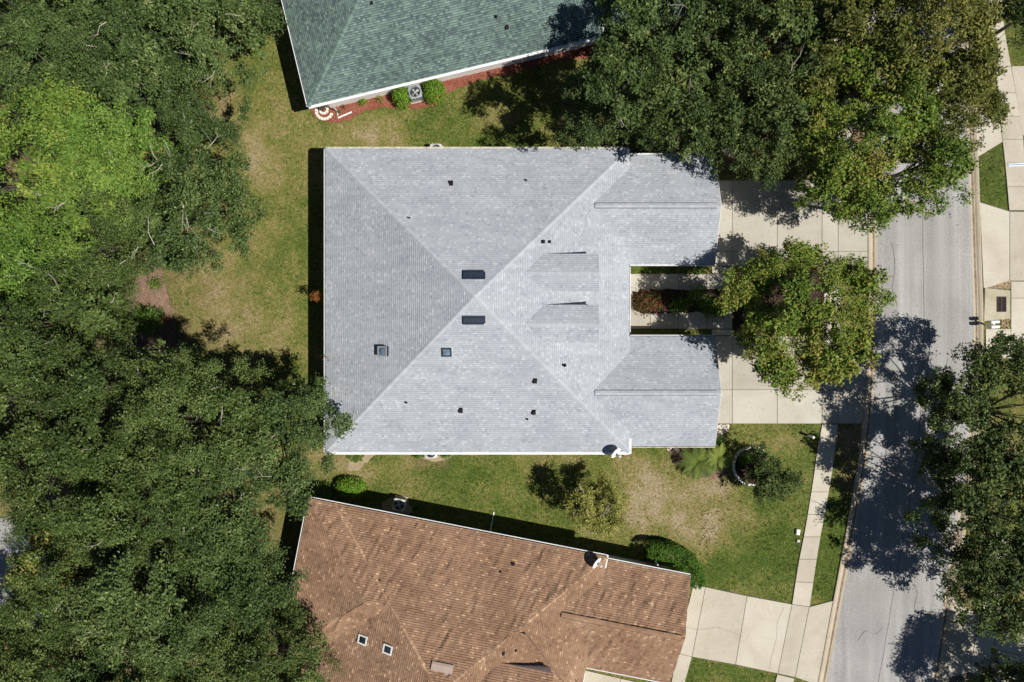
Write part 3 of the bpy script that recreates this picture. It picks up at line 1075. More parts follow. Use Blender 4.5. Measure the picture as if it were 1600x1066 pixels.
def window(parent, c, along, out, w, h):
    """a framed window set 3 mm proud of a wall; c = centre"""
    c, along, out = Vector(c), Vector(along), Vector(out)
    up = Vector((0, 0, 1))
    mt = Matrix((along, out, up)).transposed().to_4x4()
    mt.translation = c
    f = MB()
    t = 0.06
    f.box(-w / 2, w / 2, 0.003, 0.06, -h / 2, -h / 2 + t, mt)
    f.box(-w / 2, w / 2, 0.003, 0.06, h / 2 - t, h / 2, mt)
    f.box(-w / 2, -w / 2 + t, 0.003, 0.06, -h / 2 + t, h / 2 - t, mt)
    f.box(w / 2 - t, w / 2, 0.003, 0.06, -h / 2 + t, h / 2 - t, mt)
    f.box(-w / 2 + t, w / 2 - t, 0.01, 0.05, -0.02, 0.02, mt)
    fr = f.build("window", M['white_trim'], parent)
    g = MB()
    g.box(-w / 2 + t, w / 2 - t, 0.003, 0.022, -h / 2 + t, h / 2 - t, mt)
    g.build("pane", M['glass'], fr)


def pipe_vent(parent, p, r=0.06, h=0.32, flash=True):
    mb = MB()
    mb.lathe([(r * 1.8, -0.06), (r * 1.5, 0.05), (r, 0.09), (r, h), (r * 0.75, h), (r * 0.7, h - 0.08), (0, h - 0.08)], 10, p)
    mb.build("pipe_vent", M['black'], parent)


def hood_vent(parent, p, n, u, w=0.26, d=0.3, h=0.17):
    """small black hooded roof vent on a slope; u runs down the slope"""
    p, n, u = Vector(p), Vector(n), Vector(u)
    s = n.cross(u)
    mt = Matrix((u, s, n)).transposed().to_4x4()
    mt.translation = p
    mb = MB()
    mb.box(-d * 0.62, d * 0.5, -w * 0.5, w * 0.5, 0.02, 0.045, mt)
    pr = [(-d / 2, 0.045), (-d * 0.35, h * 0.8), (0.0, h), (d * 0.45, h * 0.8), (d * 0.5, h * 0.35), (d * 0.3, 0.045)]
    ring = []
    for x, hwid, z in ((-d * 0.5, w * 0.22, 0.045), (-d * 0.32, w * 0.36, h * 0.8), (0.05 * d, w * 0.46, h), (d * 0.45, w * 0.5, h * 0.85), (d * 0.5, w * 0.5, h * 0.35), (d * 0.3, w * 0.42, 0.05)):
        ring.append((mt @ Vector((x, -hwid, z)), mt @ Vector((x, hwid, z))))
    for k in range(len(ring) - 1):
        mb.face([ring[k][0], ring[k + 1][0], ring[k + 1][1], ring[k][1]])
    mb.face([q[0] for q in ring]); mb.face([q[1] for q in ring[::-1]])
    mb.build("hood_vent", M['black'], parent)


def ridge_box_vent(parent, p, n, u, L, W, h, mat):
    """long off-ridge vent: sloping lid on a low box"""
    p, n, u = Vector(p), Vector(n), Vector(u)
    s = n.cross(u)
    mt = Matrix((s, u, n)).transposed().to_4x4()
    mt.translation = p
    b = MB()
    b.box(-L / 2 - 0.08, L / 2 + 0.08, -W * 0.75, W * 0.4, 0.02, 0.042, mt)
    b.box(-L / 2 + 0.02, L / 2 - 0.02, -W / 2 + 0.03, W / 2 - 0.06, 0.042, h * 0.75, mt)
    o = b.build("box_vent", M[mat], parent)
    l = MB()
    pr = [(-W / 2, h * 0.66), (-W / 2, h * 0.78), (W * 0.2, h), (W / 2, h * 0.86), (W / 2, h * 0.55), (W / 2 - 0.015, h * 0.55)]
    pts0 = [mt @ Vector((-L / 2, a, c)) for a, c in pr]
    pts1 = [mt @ Vector((L / 2, a, c)) for a, c in pr]
    for k in range(len(pr) - 1):
        l.face([pts0[k], pts0[k + 1], pts1[k + 1], pts1[k]])
    l.face(pts0[::-1]); l.face(pts1)
    l.build("lid", M[mat], o)


def skylight(parent, p, n, u, w, l, h, frame='aluminium', glass='glass_sky', curbmat='dark_metal'):
    p, n, u = Vector(p), Vector(n), Vector(u)
    s = n.cross(u)
    mt = Matrix((s, u, n)).transposed().to_4x4()
    mt.translation = p
    c = MB()
    c.box(-w / 2, w / 2, -l / 2, l / 2, 0.02, h, mt)
    o = c.build("skylight", M[curbmat], parent)
    f = MB()
    t = 0.07
    e = 0.02
    f.box(-w / 2 - e, w / 2 + e, -l / 2 - e, -l / 2 + t, h + 0.002, h + 0.05, mt)
    f.box(-w / 2 - e, w / 2 + e, l / 2 - t, l / 2 + e, h + 0.002, h + 0.05, mt)
    f.box(-w / 2 - e, -w / 2 + t, -l / 2 + t, l / 2 - t, h + 0.002, h + 0.05, mt)
    f.box(w / 2 - t, w / 2 + e, -l / 2 + t, l / 2 - t, h + 0.002, h + 0.05, mt)
    f.build("frame", M[frame], o)
    g = MB()
    N = 5
    for i in range(N):
        for j in range(N):
            def pt(a, b):
                x = -w / 2 + t + (w - 2 * t) * a / N
                y = -l / 2 + t + (l - 2 * t) * b / N
                return mt @ Vector((x, y, h + 0.02 + 0.05 * math.sin(math.pi * a / N) * math.sin(math.pi * b / N)))
            g.face([pt(i, j), pt(i + 1, j), pt(i + 1, j + 1), pt(i, j + 1)])
    g.build("pane", M[glass], o, True)


def duplex(label, cat_name, loc, rz, mat, style, detail, stone):
    """two-unit house: square hip roof, two gabled garage wings to the east, dormers between them"""
    root = empty(cat_name, loc, rz)
    tag(root, label, 'house', 'duplex houses')
    hx = HX
    west = detail.get('west', 0.0)           # how far the west side of the main roof is set back
    mx0 = -hx + west
    sh, cp = MB(), MB()
    fs, hips, ridge = hip_faces(mx0, hx, -hx, hx, ZE, PITCH)
    N = {k: normal(f) for k, f in fs.items()}
    for k, f in fs.items():
        shingle_face(sh, f, style)
    for a, b, f1, f2 in hips:
        caps(cp, a, b, N[f1], N[f2], detail.get('cap', (0.40, 0.66)), lift=detail.get('caplift', 0.035))
    if ridge:
        caps(cp, ridge[0], ridge[1], N[ridge[2]], N[ridge[3]])
    deck = MB()
    for k, f in fs.items():
        deck.face(f)
    deck.face([(mx0, -hx, ZE), (mx0, hx, ZE), (hx, hx, ZE), (hx, -hx, ZE)])
    fas = MB()                                # fascia boards + soffit
    wall = MB()
    ov = 0.70

    def fascia(x0, x1, y0, y1, z):
        fas.box(x0, x1, y0, y1, z - 0.20, z - 0.012)

    fascia(mx0, hx, -hx, hx, ZE)
    wall.box(mx0 + ov, hx - ov, -hx + ov, hx - ov, 0, ZE - 0.2)
    if west:
        # hipped projection in the north-west corner
        d = 10.36
        pf, ph, prr = hip_faces(-hx, -hx + 2 * d, hx - d, hx, ZE + 0.001, PITCH)
        for k in ('W', 'S'):
            shingle_face(sh, pf[k], style)
        n_ = pf['N']                           # only the strip west of the main roof's hip
        ptop = Vector(prr[0])
        shingle_face(sh, [(mx0 + d / 2 + 0.03, hx, ZE + 0.001), (-hx, hx, ZE + 0.001), tuple(ptop), (ptop.x + west + 0.03, ptop.y, ptop.z)], style)
        for a, b, f1, f2 in ph[:2]:
            caps(cp, a, b, normal(pf[f1]), normal(pf[f2]))
        caps(cp, prr[0], (prr[0][0] + west, prr[0][1], prr[0][2]), normal(pf['S']), normal(pf['N']))
        for k in ('W', 'S'):
            deck.face(pf[k])
        deck.face([(mx0 + d / 2, hx, ZE), (-hx, hx, ZE), tuple(ptop), (ptop.x + west, ptop.y, ptop.z)])
        fascia(-hx, mx0 - 0.002, hx - d, hx, ZE)
        wall.box(-hx + ov, mx0 + ov - 0.002, hx - d + ov, hx - ov, 0, ZE - 0.2)
    # garage wings
    wings = [(2.425, 9.705), (-9.66, -2.38)]
    xw1 = 15.77
    rv = MB()
    for (y0, y1) in wings:
        ym, hw = (y0 + y1) / 2, (y1 - y0) / 2
        zr = ZW + hw * PITCH
        xs = hx - (zr - ZE) / PITCH - 0.1
        S_ = [(xs, y0, ZW), (xw1, y0, ZW), (xw1, ym, zr), (xs, ym, zr)]
        N_ = [(xw1, y1, ZW), (xs, y1, ZW), (xs, ym, zr), (xw1, ym, zr)]
        # the wing slopes are only laid where they rise clear of the main front slope
        xv = hx - (zr - ZE) / PITCH            # where the ridge meets the front slope
        Sv, Nv = S_, N_
        shingle_face(sh, Sv, style)
        shingle_face(sh, Nv, style)
        deck.face(Sv); deck.face(Nv)
        deck.face([(xw1, y0, ZW), (xw1, y1, ZW), (xw1, ym, zr)])
        fas.box(hx + 0.003, xw1 - 0.02, y0, y1, ZW - 0.18, ZW - 0.012)
        # rake boards
        for ya, yb in ((y0, ym), (y1, ym)):
            a, b = Vector((xw1, ya, ZW)), Vector((xw1, yb, zr))
            dz = Vector((0, 0, -0.17))
            ex = Vector((0.03, 0, 0))
            up = Vector((0, 0, -0.006))
            c = [a + up, b + up, b + dz, a + dz]
            fas.face([p + ex for p in c]); fas.face([p for p in c[::-1]])
            fas.face([c[0], c[1], c[1] + ex, c[0] + ex]); fas.face([c[3], c[2], c[2] + ex, c[3] + ex])
        wall.box(hx - ov + 0.003, xw1 - 0.4, y0 + 0.4, y1 - 0.4, 0, ZW - 0.18)
        zg = ZW - 0.18
        g = [(y0 + 0.4, zg + 0.002), (y1 - 0.4, zg + 0.002), (ym, zr - 0.12)]
        for x in (xw1 - 0.4, xw1 - 0.5):
            wall.face([(x, a, b) for a, b in g])
        gd = MB()
        for k in range(4):
            gd.box(xw1 - 0.4, xw1 - 0.36, ym - 2.4, ym + 2.4, 0.05 + k * 0.53, 0.05 + k * 0.53 + 0.51)
        gd.build("garage_door", M['garage'], root)
        # capped ridge vent
        cl = 0.165
        vu = detail.get('vent_up', 0.0)
        x_a, x_b = xv + 0.22, xw1 - 0.28
        mbv = MB()
        for s in (-1, 1):
            zt = zr + 0.10 + vu
            ze = zr - cl * PITCH + 0.085 + vu
            n_seg = int((x_b - x_a) / 0.29)
            for k in range(n_seg):
                xa = x_a + (x_b - x_a) * k / n_seg
                xb = x_a + (x_b - x_a) * (k + 1) / n_seg
                q = [(xa, ym, zt), (xb, ym, zt), (xb, ym + s * cl, ze), (xa, ym + s * cl, ze)]
                mbv.face(q if s < 0 else q[::-1], rnd.uniform(0.35, 0.8))
        mbv.build("ridge_vent", M[mat], root)
        dk = MB()
        zlo = zr - cl * PITCH + 0.02 + vu
        for s in (-1, 1):
            y_ = ym + s * (cl + 0.012)
            dk.face([(x_a - .012, y_, zlo), (x_b, y_, zlo), (x_b, y_, zlo + 0.068), (x_a - .012, y_, zlo + 0.068)])
            dk.face([(x_a - .012, y_, zlo + 0.068), (x_b, y_, zlo + 0.068), (x_b, y_ - s * 0.03, zlo + 0.068), (x_a - .012, y_ - s * 0.03, zlo + 0.068)])
        for x_ in (x_a - .012, x_b + .004):
            dk.face([(x_, ym - cl, zlo), (x_, ym + cl, zlo), (x_, ym + cl, zlo + 0.06), (x_, ym, zr + 0.095 + vu), (x_, ym - cl, zlo + 0.06)])
        dk.build("ridge_vent_edge", M['black'], root)
        caps(cp, (xv, ym, zr), (x_a, ym, zr), normal(Sv), normal(Nv))
        caps(cp, (xw1 - 0.28, ym, zr), (xw1, ym, zr), normal(Sv), normal(Nv))
    # two gabled dormers on the front slope
    dorm_wall = MB()
    for yd in (1.60, -1.60):
        hw = 1.18
        xf = 7.71                               # front of the dormer roof
        zfm = ZE + (hx - xf) * PITCH            # main slope below the front
        zr = zfm + 1.76
        xr = hx - (zr - ZE) / PITCH             # ridge meets slope
        ze = zr - hw * PITCH
        xe = hx - (ze - ZE) / PITCH             # eave meets slope
        S_ = [(xe - 0.05, yd - hw, ze), (xf, yd - hw, ze), (xf, yd, zr), (xr - 0.05, yd, zr)]
        N_ = [(xf, yd + hw, ze), (xe - 0.05, yd + hw, ze), (xr - 0.05, yd, zr), (xf, yd, zr)]
        shingle_face(sh, S_, style); shingle_face(sh, N_, style)
        deck.face(S_); deck.face(N_)
        caps(cp, (xr, yd, zr), (xf, yd, zr), normal(S_), normal(N_), (0.4, 0.7), lift=0.02)
        for s in (-1, 1):
            y_ = yd + s * (hw - 0.08)
            q = [(xe, y_, ze - 0.02), (xf - 0.12, y_, ze - 0.02), (xf - 0.12, y_, zfm - 0.05)]
            dorm_wall.face(q if s < 0 else q[::-1])
            fas.face([(xe, yd + s * hw, ze - 0.004), (xf, yd + s * hw, ze - 0.004), (xf, yd + s * hw, ze - 0.12), (xe + 0.2, yd + s * hw, ze - 0.12)])
        dorm_wall.face([(xf - 0.12, yd - hw + .08, zfm - .05), (xf - 0.12, yd + hw - .08, zfm - .05), (xf - 0.12, yd + hw - .08, ze - .02), (xf - 0.12, yd, zr - 0.06), (xf - 0.12, yd - hw + .08, ze - .02)])
        window(root, (xf - 0.12, yd, zfm + 0.6), (0, 1, 0), (1, 0, 0), 0.9, 0.7)
    wall.build("wall", M['stucco'], root)
    dorm_wall.build("dormer_wall", M['stucco'], root)
    roof = deck.build("roof", M['underlay'], root)
    s_ = sh.build("shingles", M[mat], roof); s_['kind'] = 'stuff'
    c_ = cp.build("hip_caps", M[mat], roof); c_['kind'] = 'stuff'
    fas.build("fascia", M['white_trim'], root)
    # windows and doors in the side walls
    for y, o in ((-hx + ov, -1), (hx - ov, 1))[detail.get('skip_s', 0):]:
        for x in (-7.2, -3.6, 0.4, 4.4, 7.6):
            window(root, (x, y, 1.45), (o * -1, 0, 0), (0, o, 0), 1.1 if x != -3.6 else 1.7, 1.25)
    # gutters
    g = detail['gutters']
    gw, gn, gs = g['W'], g['N'], g['S']
    if not west:
        gutter(root, (mx0, -hx, ZE), (mx0, hx, ZE), (-1, 0, 0), gw[0], gw[1])
    else:
        gutter(root, (-hx, hx - 10.36, ZE), (-hx, hx, ZE), (-1, 0, 0), gw[0], gw[1])
    gutter(root, (-hx, hx, ZE), (hx, hx, ZE), (0, 1, 0), gn[0], gn[1])
    gutter(root, (-hx, -hx, ZE), (hx, -hx, ZE), (0, -1, 0), gs[0], gs[1], cover=g.get('S_cover', False), w=0.17)
    gutter(root, (hx, -2.1, ZE), (hx, 2.2, ZE), (1, 0, 0), g['E'][0], g['E'][1], w=0.10)
    gutter(root, (hx, hx - 0.78, ZE), (hx, hx + 0.10, ZE), (1, 0, 0), g['NE'], None, cover=True, w=0.10)
    gutter(root, (hx, -hx - 0.12, ZE), (hx, -hx + 0.9, ZE), (1, 0, 0), 'gutter_white', None, cover=True, w=0.15)
    for i, (y0, y1) in enumerate(wings):
        a, b = (g['WN'], g['WS']) if i == 0 else (g['W2N'], g['W2S'])
        gutter(root, (hx + 0.15, y1, ZW), (xw1, y1, ZW), (0, 1, 0), a[0], a[1], w=0.11)
        gutter(root, (hx + 0.15, y0, ZW), (xw1, y0, ZW), (0, -1, 0), b[0], b[1], w=0.11)
    # fittings, given as (kind, photo px, py)
    inv = Matrix.Translation(Vector(loc)) @ Matrix.Rotation(rz, 4, 'Z')
    inv = inv.inverted()
    downs = {'N': Vector((0, 1, -PITCH)).normalized(), 'S': Vector((0, -1, -PITCH)).normalized(), 'E': Vector((1, 0, -PITCH)).normalized(), 'W': Vector((-1, 0, -PITCH)).normalized()}

    def on_roof(px, py, face):
        f = fs[face]
        a, n = Vector(f[0]), N[face]
        o, t = inv @ Vector((0, 0, H)), inv @ G(px, py, 0)
        d = t - o
        k = (a - o).dot(n) / d.dot(n)
        return o + d * k
    for kind, px, py, face, *ex in detail.get('fit', []):
        p = on_roof(px, py, face)
        if kind == 'pipe': pipe_vent(root, p, *ex)
        elif kind == 'hood': hood_vent(root, p, N[face], downs[face], *ex)
        elif kind == 'box': ridge_box_vent(root, p, N[face], downs[face], *ex)
        elif kind == 'sky': skylight(root, p, N[face], downs[face], *ex)
    return root, on_roof, N, downs


GREY_C = (-2.28, 2.68, 0)
grey_detail = {'gutters': {'W': ('gutter_white', 'debris'), 'N': ('gutter_stained', None), 'S': ('gutter_white', None), 'S_cover': True, 'E': ('gutter_white', 'debris'), 'NE': 'gutter_green',
                           'WN': ('gutter_white', None), 'WS': ('gutter_white', None), 'W2N': ('gutter_white', 'debris'), 'W2S': ('gutter_stained', 'debris')},
               'fit': [('hood', 705, 287, 'N'), ('pipe', 640, 341, 'N', 0.04, 0.25), ('pipe', 822, 282, 'N', 0.05, 0.2), ('hood', 848, 378, 'E', 0.22, 0.22), ('hood', 858, 378, 'E', 0.18, 0.18, 0.14),
                       ('pipe', 882, 571, 'E', 0.08, 0.28), ('hood', 836, 595, 'S'), ('hood', 834, 644, 'S'), ('pipe', 824, 655, 'S', 0.05, 0.2), ('hood', 720, 641, 'S'), ('pipe', 635, 629, 'S', 0.05, 0.22),
                       ('box', 740, 429, 'N', 1.28, 0.44, 0.16, 'dark_metal'), ('box', 740, 501, 'S', 1.28, 0.44, 0.16, 'dark_metal'),
                       ('sky', 601, 549, 'W', 0.62, 0.62, 0.30), ('sky', 698, 550, 'S', 0.58, 0.54, 0.06, 'dark_metal')]}
grey, grey_on, grey_N, grey_dn = duplex("pale grey shingled house with square hip roof in the middle of the photo", "house", GREY_C, 0.0, 'shingle_grey', (0.10, 0.22, 0.07, 0.09, 0.0, 0.0, 0.014), grey_detail, None)

A_BR = math.radians(-11.07)
BROWN_C = (-5.48, -22.10, 0)
brown_detail = {'cap': (0.55, 1.0), 'caplift': 0.085, 'vent_up': 0.07, 'west': 1.7, 'gutters': {'W': ('gutter_white', 'debris'), 'N': ('gutter_white', 'debris'), 'S': ('gutter_white', None), 'E': ('gutter_white', None), 'NE': 'gutter_white',
                                         'WN': ('gutter_white', None), 'WS': ('gutter_white', None), 'W2N': ('gutter_white', None), 'W2S': ('gutter_white', None)},
                'fit': [('hood', 802, 882, 'N', 0.2, 0.2), ('pipe', 594, 906, 'N', 0.035, 0.2), ('pipe', 782, 893, 'N', 0.045, 0.2), ('box', 691, 1043, 'N', 1.35, 0.5, 0.18, 'tan_metal'),
                        ('hood', 785, 1020, 'E', 0.24, 0.24), ('sky', 568, 999, 'W', 0.55, 0.62, 0.10, 'white_trim', 'glass'), ('sky', 607, 1014, 'W', 0.55, 0.62, 0.10, 'white_trim', 'glass'), ('pipe', 806, 1016, 'E', 0.05, 0.2)]}
brown, brown_on, brown_N, brown_dn = duplex("brown shingled house at the bottom of the photo", "house", BROWN_C, A_BR, 'shingle_brown', (0.10, 0.22, 0.10, 0.07, 0.01, 0.13, 0.032), brown_detail, None)

A_GR = math.radians(13.5)
GREEN_C = (-6.03, 27.54, 0)
green_detail = {'skip_s': 1, 'cap': (0.25, 0.6), 'gutters': {'W': ('gutter_white', None), 'N': ('gutter_white', None), 'S': ('gutter_white', None), 'S_cover': True, 'E': ('gutter_white', None), 'NE': 'gutter_white',
                            'WN': ('gutter_white', None), 'WS': ('gutter_white', None), 'W2N': ('gutter_white', None), 'W2S': ('gutter_white', None)},
                'fit': [('hood', 581, 5, 'S', 0.16, 0.2), ('hood', 792, 43, 'S', 0.22, 0.24), ('pipe', 775, 27, 'S', 0.06, 0.22)]}
green, green_on, green_N, green_dn = duplex("green shingled house cut off by the top edge of the photo", "house", GREEN_C, A_GR, 'shingle_green', (0.10, 0.26, 0.30, 0.06, 0.02), green_detail, None)
for c, a in ((GREY_C, 0), (BROWN_C, A_BR), (GREEN_C, A_GR)):
    R = Matrix.Rotation(a, 2)
    for rect in ([(-9.4, -9.4), (9.4, -9.4), (9.4, 9.4), (-9.4, 9.4)], [(9.3, 2.9), (15.3, 2.9), (15.3, 9.2), (9.3, 9.2)], [(9.3, -9.2), (15.3, -9.2), (15.3, -2.9), (9.3, -2.9)]):
        PAVED.append([tuple(R @ Vector(p) + Vector(c[:2])) for p in rect])


# ------------------------------------------------------------------ dishes, air conditioners, street furniture
def dish(base, face_az, label):
    t = tag(empty("satellite_dish", base, face_az), label, 'satellite dish', 'satellite dishes on the roofs')
    r = MB()
    prof = [(0.0, 0.0), (0.13, 0.012), (0.25, 0.045), (0.36, 0.095), (0.40, 0.118)]
    mt = Matrix.Translation((0.10, 0, 0.46)) @ Matrix.Rotation(math.radians(59), 4, 'Y')
    rr = MB(); rr.lathe(prof, 20); rr.lathe([(p[0], p[1] - 0.015) for p in prof], 20)
    rr.lathe([(0.40, 0.118), (0.412, 0.112), (0.40, 0.103)], 20)
    rr.v = [tuple(mt @ Vector((v[0], v[1] * 1.0, v[2]))) for v in rr.v]
    rr.build("reflector", M['white_plastic'], t, True)
    m_ = MB()
    m_.tube([(-0.15, 0, 0.02), (-0.12, 0, 0.30), (0.06, 0, 0.44)], [0.025, 0.025, 0.025], 8)
    m_.tube([(-0.5, 0.12, 0.12), (-0.12, 0, 0.30)], 0.012, 5)
    m_.tube([(-0.15, -0.32, 0.03), (-0.12, 0, 0.30)], 0.012, 5)
    m_.build("mast", M['grey_metal'], t)
    t.scale = (1.05, 1.05, 1.05)
    a_ = MB()
    a_.tube([(0.06, 0, 0.22), (0.34, 0, 0.28), (0.54, 0, 0.46)], 0.014, 6)
    a_.build("feed_arm", M['grey_metal'], t)
    l_ = MB()
    l_.box(0.48, 0.60, -0.09, 0.09, 0.44, 0.53)
    l_.build("receiver", M['grey_plastic'], t)
    return t


p = G(957, 702.5, 3.08)
dish(p, math.radians(-42), "white satellite dish on the grey roof's lower right corner")
p = brown.matrix_basis @ brown_on(927, 873, 'N')
dish(p + Vector((0, 0, 0.02)), math.radians(-35), "white satellite dish on the brown roof's upper edge")


def ac_unit(loc, rz, label, mat='grey_metal', s=0.42):
    t = tag(empty("air_conditioner", loc, rz), label, 'air conditioner', 'air conditioners beside the houses')
    pad = MB(); pad.box(-s - .05, s + .05, -s - .05, s + .05, 0.0, 0.07); pad.build("pad", M['concrete'], t)
    b = MB()
    c = 0.08
    out = [(-s + c, -s), (s - c, -s), (s, -s + c), (s, s - c), (s - c, s), (-s + c, s), (-s, s - c), (-s, -s + c)]
    n = 8
    # body walls as louvred rings
    zs = np.linspace(0.075, 0.78, 13)
    for i in range(12):
        k = 0.97 if i % 2 else 1.0
        for q in range(n):
            a, d = out[q], out[(q + 1) % n]
            b.face([(a[0] * k, a[1] * k, zs[i]), (d[0] * k, d[1] * k, zs[i]), (d[0] * k, d[1] * k, zs[i + 1]), (a[0] * k, a[1] * k, zs[i + 1])])
    b.build("body", M[mat], t)
    # top plate with round opening
    tp = MB()
    ring = [(0.37 * math.cos(a), 0.37 * math.sin(a)) for a in np.linspace(0, 2 * math.pi, 25)[:-1]]
    outer = []
    for x, y in ring:
        k = s / max(abs(x), abs(y))
        ox, oy = x * k, y * k
        m_ = (abs(ox) + abs(oy)) / (2 * s - c)
        if m_ > 1: ox, oy = ox / m_, oy / m_
        outer.append((ox, oy))
    for i in range(24):
        j = (i + 1) % 24
        tp.face([(*outer[i], 0.785), (*outer[j], 0.785), (*ring[j], 0.81), (*ring[i], 0.81)])
        tp.face([(*ring[i], 0.81), (*ring[j], 0.81), (*ring[j], 0.60), (*ring[i], 0.60)])
    tp.build("top_panel", M[mat], t)
    fl = MB(); fl.lathe([(0.0, 0.5), (0.39, 0.5)], 16); fl.build("dark_inside", M['black'], t)  # black disc standing in for the shaded inside of the unit
    f = MB()
    for k in range(4):
        a = k * math.pi / 2 + 0.4
        f.face([(0.05 * math.cos(a), 0.05 * math.sin(a), 0.66), (0.29 * math.cos(a - .25), 0.29 * math.sin(a - .25), 0.62), (0.30 * math.cos(a + .35), 0.30 * math.sin(a + .35), 0.68), (0.05 * math.cos(a + .8), 0.05 * math.sin(a + .8), 0.68)])
    f.lathe([(0.09, 0.62), (0.09, 0.72), (0.0, 0.74)], 12)
    f.build("fan", M['grey_plastic'], t)
    w = MB()
    for r in (0.12, 0.21, 0.30, 0.365):
        w.torus(r, 0.005, (0, 0, 0.812), 20, 4)
    for k in range(8):
        a = k * math.pi / 4
        w.tube([(0.05 * math.cos(a), 0.05 * math.sin(a), 0.818), (0.33 * math.cos(a), 0.33 * math.sin(a), 0.812)], 0.006, 4)
    w.build("fan_guard", M['grey_metal'], t)
    return t


ac_unit(G(651, 150), A_GR, "grey air conditioner between two round green shrubs by the green roof", 'grey_metal', 0.45)
ac_unit(G(683, 239), 0, "air conditioner half hidden under the grey roof's top edge", 'beige_metal')
ac_unit(G(675, 704), 0, "air conditioner half hidden under the grey roof's bottom edge", 'beige_metal')
ac_unit(G(626, 785), A_BR, "pale air conditioner in the brown house's shadow by a bare soil patch", 'beige_metal', 0.42)


def mailbox(loc, rz, label, ys):
    t = tag(empty("mailbox", loc, rz), label, 'mailbox', 'white mailboxes by the road')
    po = MB(); po.box(-0.05, 0.05, -0.05, 0.05, 0, 0.93); po.box(-0.05, 0.05, min(ys) - 0.12, max(ys) + 0.12, 0.932, 1.0); po.build("post", M['white_trim'], t)
    red = plain("red mailbox flag", (0.45, 0.03, 0.02))
    pr = [(-0.11, 0.0)] + [(0.11 * math.cos(a), 0.12 + 0.1 * math.sin(a)) for a in np.linspace(math.pi, 0, 8)] + [(0.11, 0.0)]
    x0, x1 = -0.30, 0.24
    for yb in ys:
        b = MB()
        for i in range(len(pr)):
            a, c = pr[i], pr[(i + 1) % len(pr)]
            b.face([(x0, yb + a[0], 1.003 + a[1]), (x1, yb + a[0], 1.003 + a[1]), (x1, yb + c[0], 1.003 + c[1]), (x0, yb + c[0], 1.003 + c[1])])
        b.face([(x0, yb + a[0], 1.003 + a[1]) for a in pr]); b.face([(x1, yb + a[0], 1.003 + a[1]) for a in pr])
        o = b.build("box", M['white_plastic'], t)
        d = MB(); d.box(-0.325, -0.302, yb - 0.10, yb + 0.10, 1.006, 1.20); d.build("door", M['white_plastic'], o)
        f = MB(); f.box(0.0, 0.03, yb + 0.113, yb + 0.125, 1.1, 1.28); f.build("flag", red, o)
    return t


mailbox(G(1555, 507, 1.1) - Vector((0, 0, 1.1)), 0.05, "white twin mailbox beside the storm drain, its shadow on the curb", (-0.17, 0.17))
mailbox(G(1512, 921, 1.1) - Vector((0, 0, 1.1)), -0.15, "white mailbox under the tree near the lower right driveway", (0.0,))

# storm inlet
p = G(1557, 476)
t = tag(empty("storm_drain", p), "concrete storm drain with dark iron grate beside the curb", 'storm drain')
k = H / F
b = MB()
b.prism([(-22 * k, -26 * k), (20 * k, -22 * k), (20 * k, 22 * k), (-20 * k, 26 * k)], 0, 0.14, 0.5, 0.03)
b.build("slab", M['concrete_dirty'], t)
g = MB(); g.box(-0.06, 0.56, -0.5, 0.52, 0.142, 0.15); g.build("pit_shade", M['black'], t)  # thin black plate on the slab, painted dark for the unlit pit
g = MB()
g.box(-0.08, 0.58, 0.50, 0.55, 0.152, 0.175); g.box(-0.08, 0.58, -0.53, -0.48, 0.152, 0.175); g.box(-0.08, -0.03, -0.48, 0.50, 0.152, 0.175); g.box(0.53, 0.58, -0.48, 0.50, 0.152, 0.175); g.box(0.21, 0.29, -0.48, 0.50, 0.152, 0.175)
g.build("grate_frame", M['rust_iron'], t)
for i in range(9):
    g = MB()
    x = -0.03 + 0.048 * (i + 0.3) + (0.10 if i > 4 else 0)
    g.box(x, x + 0.022, -0.478, 0.498, 0.153, 0.17)
    g.build("bar", M['rust_iron'], t)
PAVED.append([(p.x - 1, p.y - 1.1), (p.x + .9, p.y - 1.1), (p.x + .9, p.y + 1.1), (p.x - 1, p.y + 1.1)])


def rocks(name, pxs, n, mat, smin, smax, label=None, kind='stuff'):
    pts = gp(pxs)
    xs = [q[0] for q in pts]; ys = [q[1] for q in pts]
    mb = MB()
    c = 0
    while c < n:
        x, y = rnd.uniform(min(xs), max(xs)), rnd.uniform(min(ys), max(ys))
        if not inside(pts, np.array([x]), np.array([y]))[0]: continue
        c += 1
        s = rnd.uniform(smin, smax)
        pr = []
        nseg = 6
        b = len(mb.v)
        j = [rnd.uniform(0.7, 1.25) for _ in range(nseg)]
        a0 = rnd.random() * 6
        for (rr, zz) in ((1.0, 0.0), (0.95, 0.45), (0.5, 0.8)):
            for q in range(nseg):
                a = a0 + q * 2 * math.pi / nseg
                mb.v.append((x + s * rr * j[q] * math.cos(a), y + s * rr * j[q] * math.sin(a), 0.02 + s * zz))
        for r_ in range(2):
            for q in range(nseg):
                q2 = (q + 1) % nseg
                mb.f.append((b + r_ * nseg + q, b + r_ * nseg + q2, b + (r_ + 1) * nseg + q2, b + (r_ + 1) * nseg + q)); mb.t.append(0.5)
        mb.f.append(tuple(b + 2 * nseg + q for q in range(nseg))); mb.t.append(0.5)
    o = mb.build(name, M[mat])
    return tag(o, label, None, None, kind)


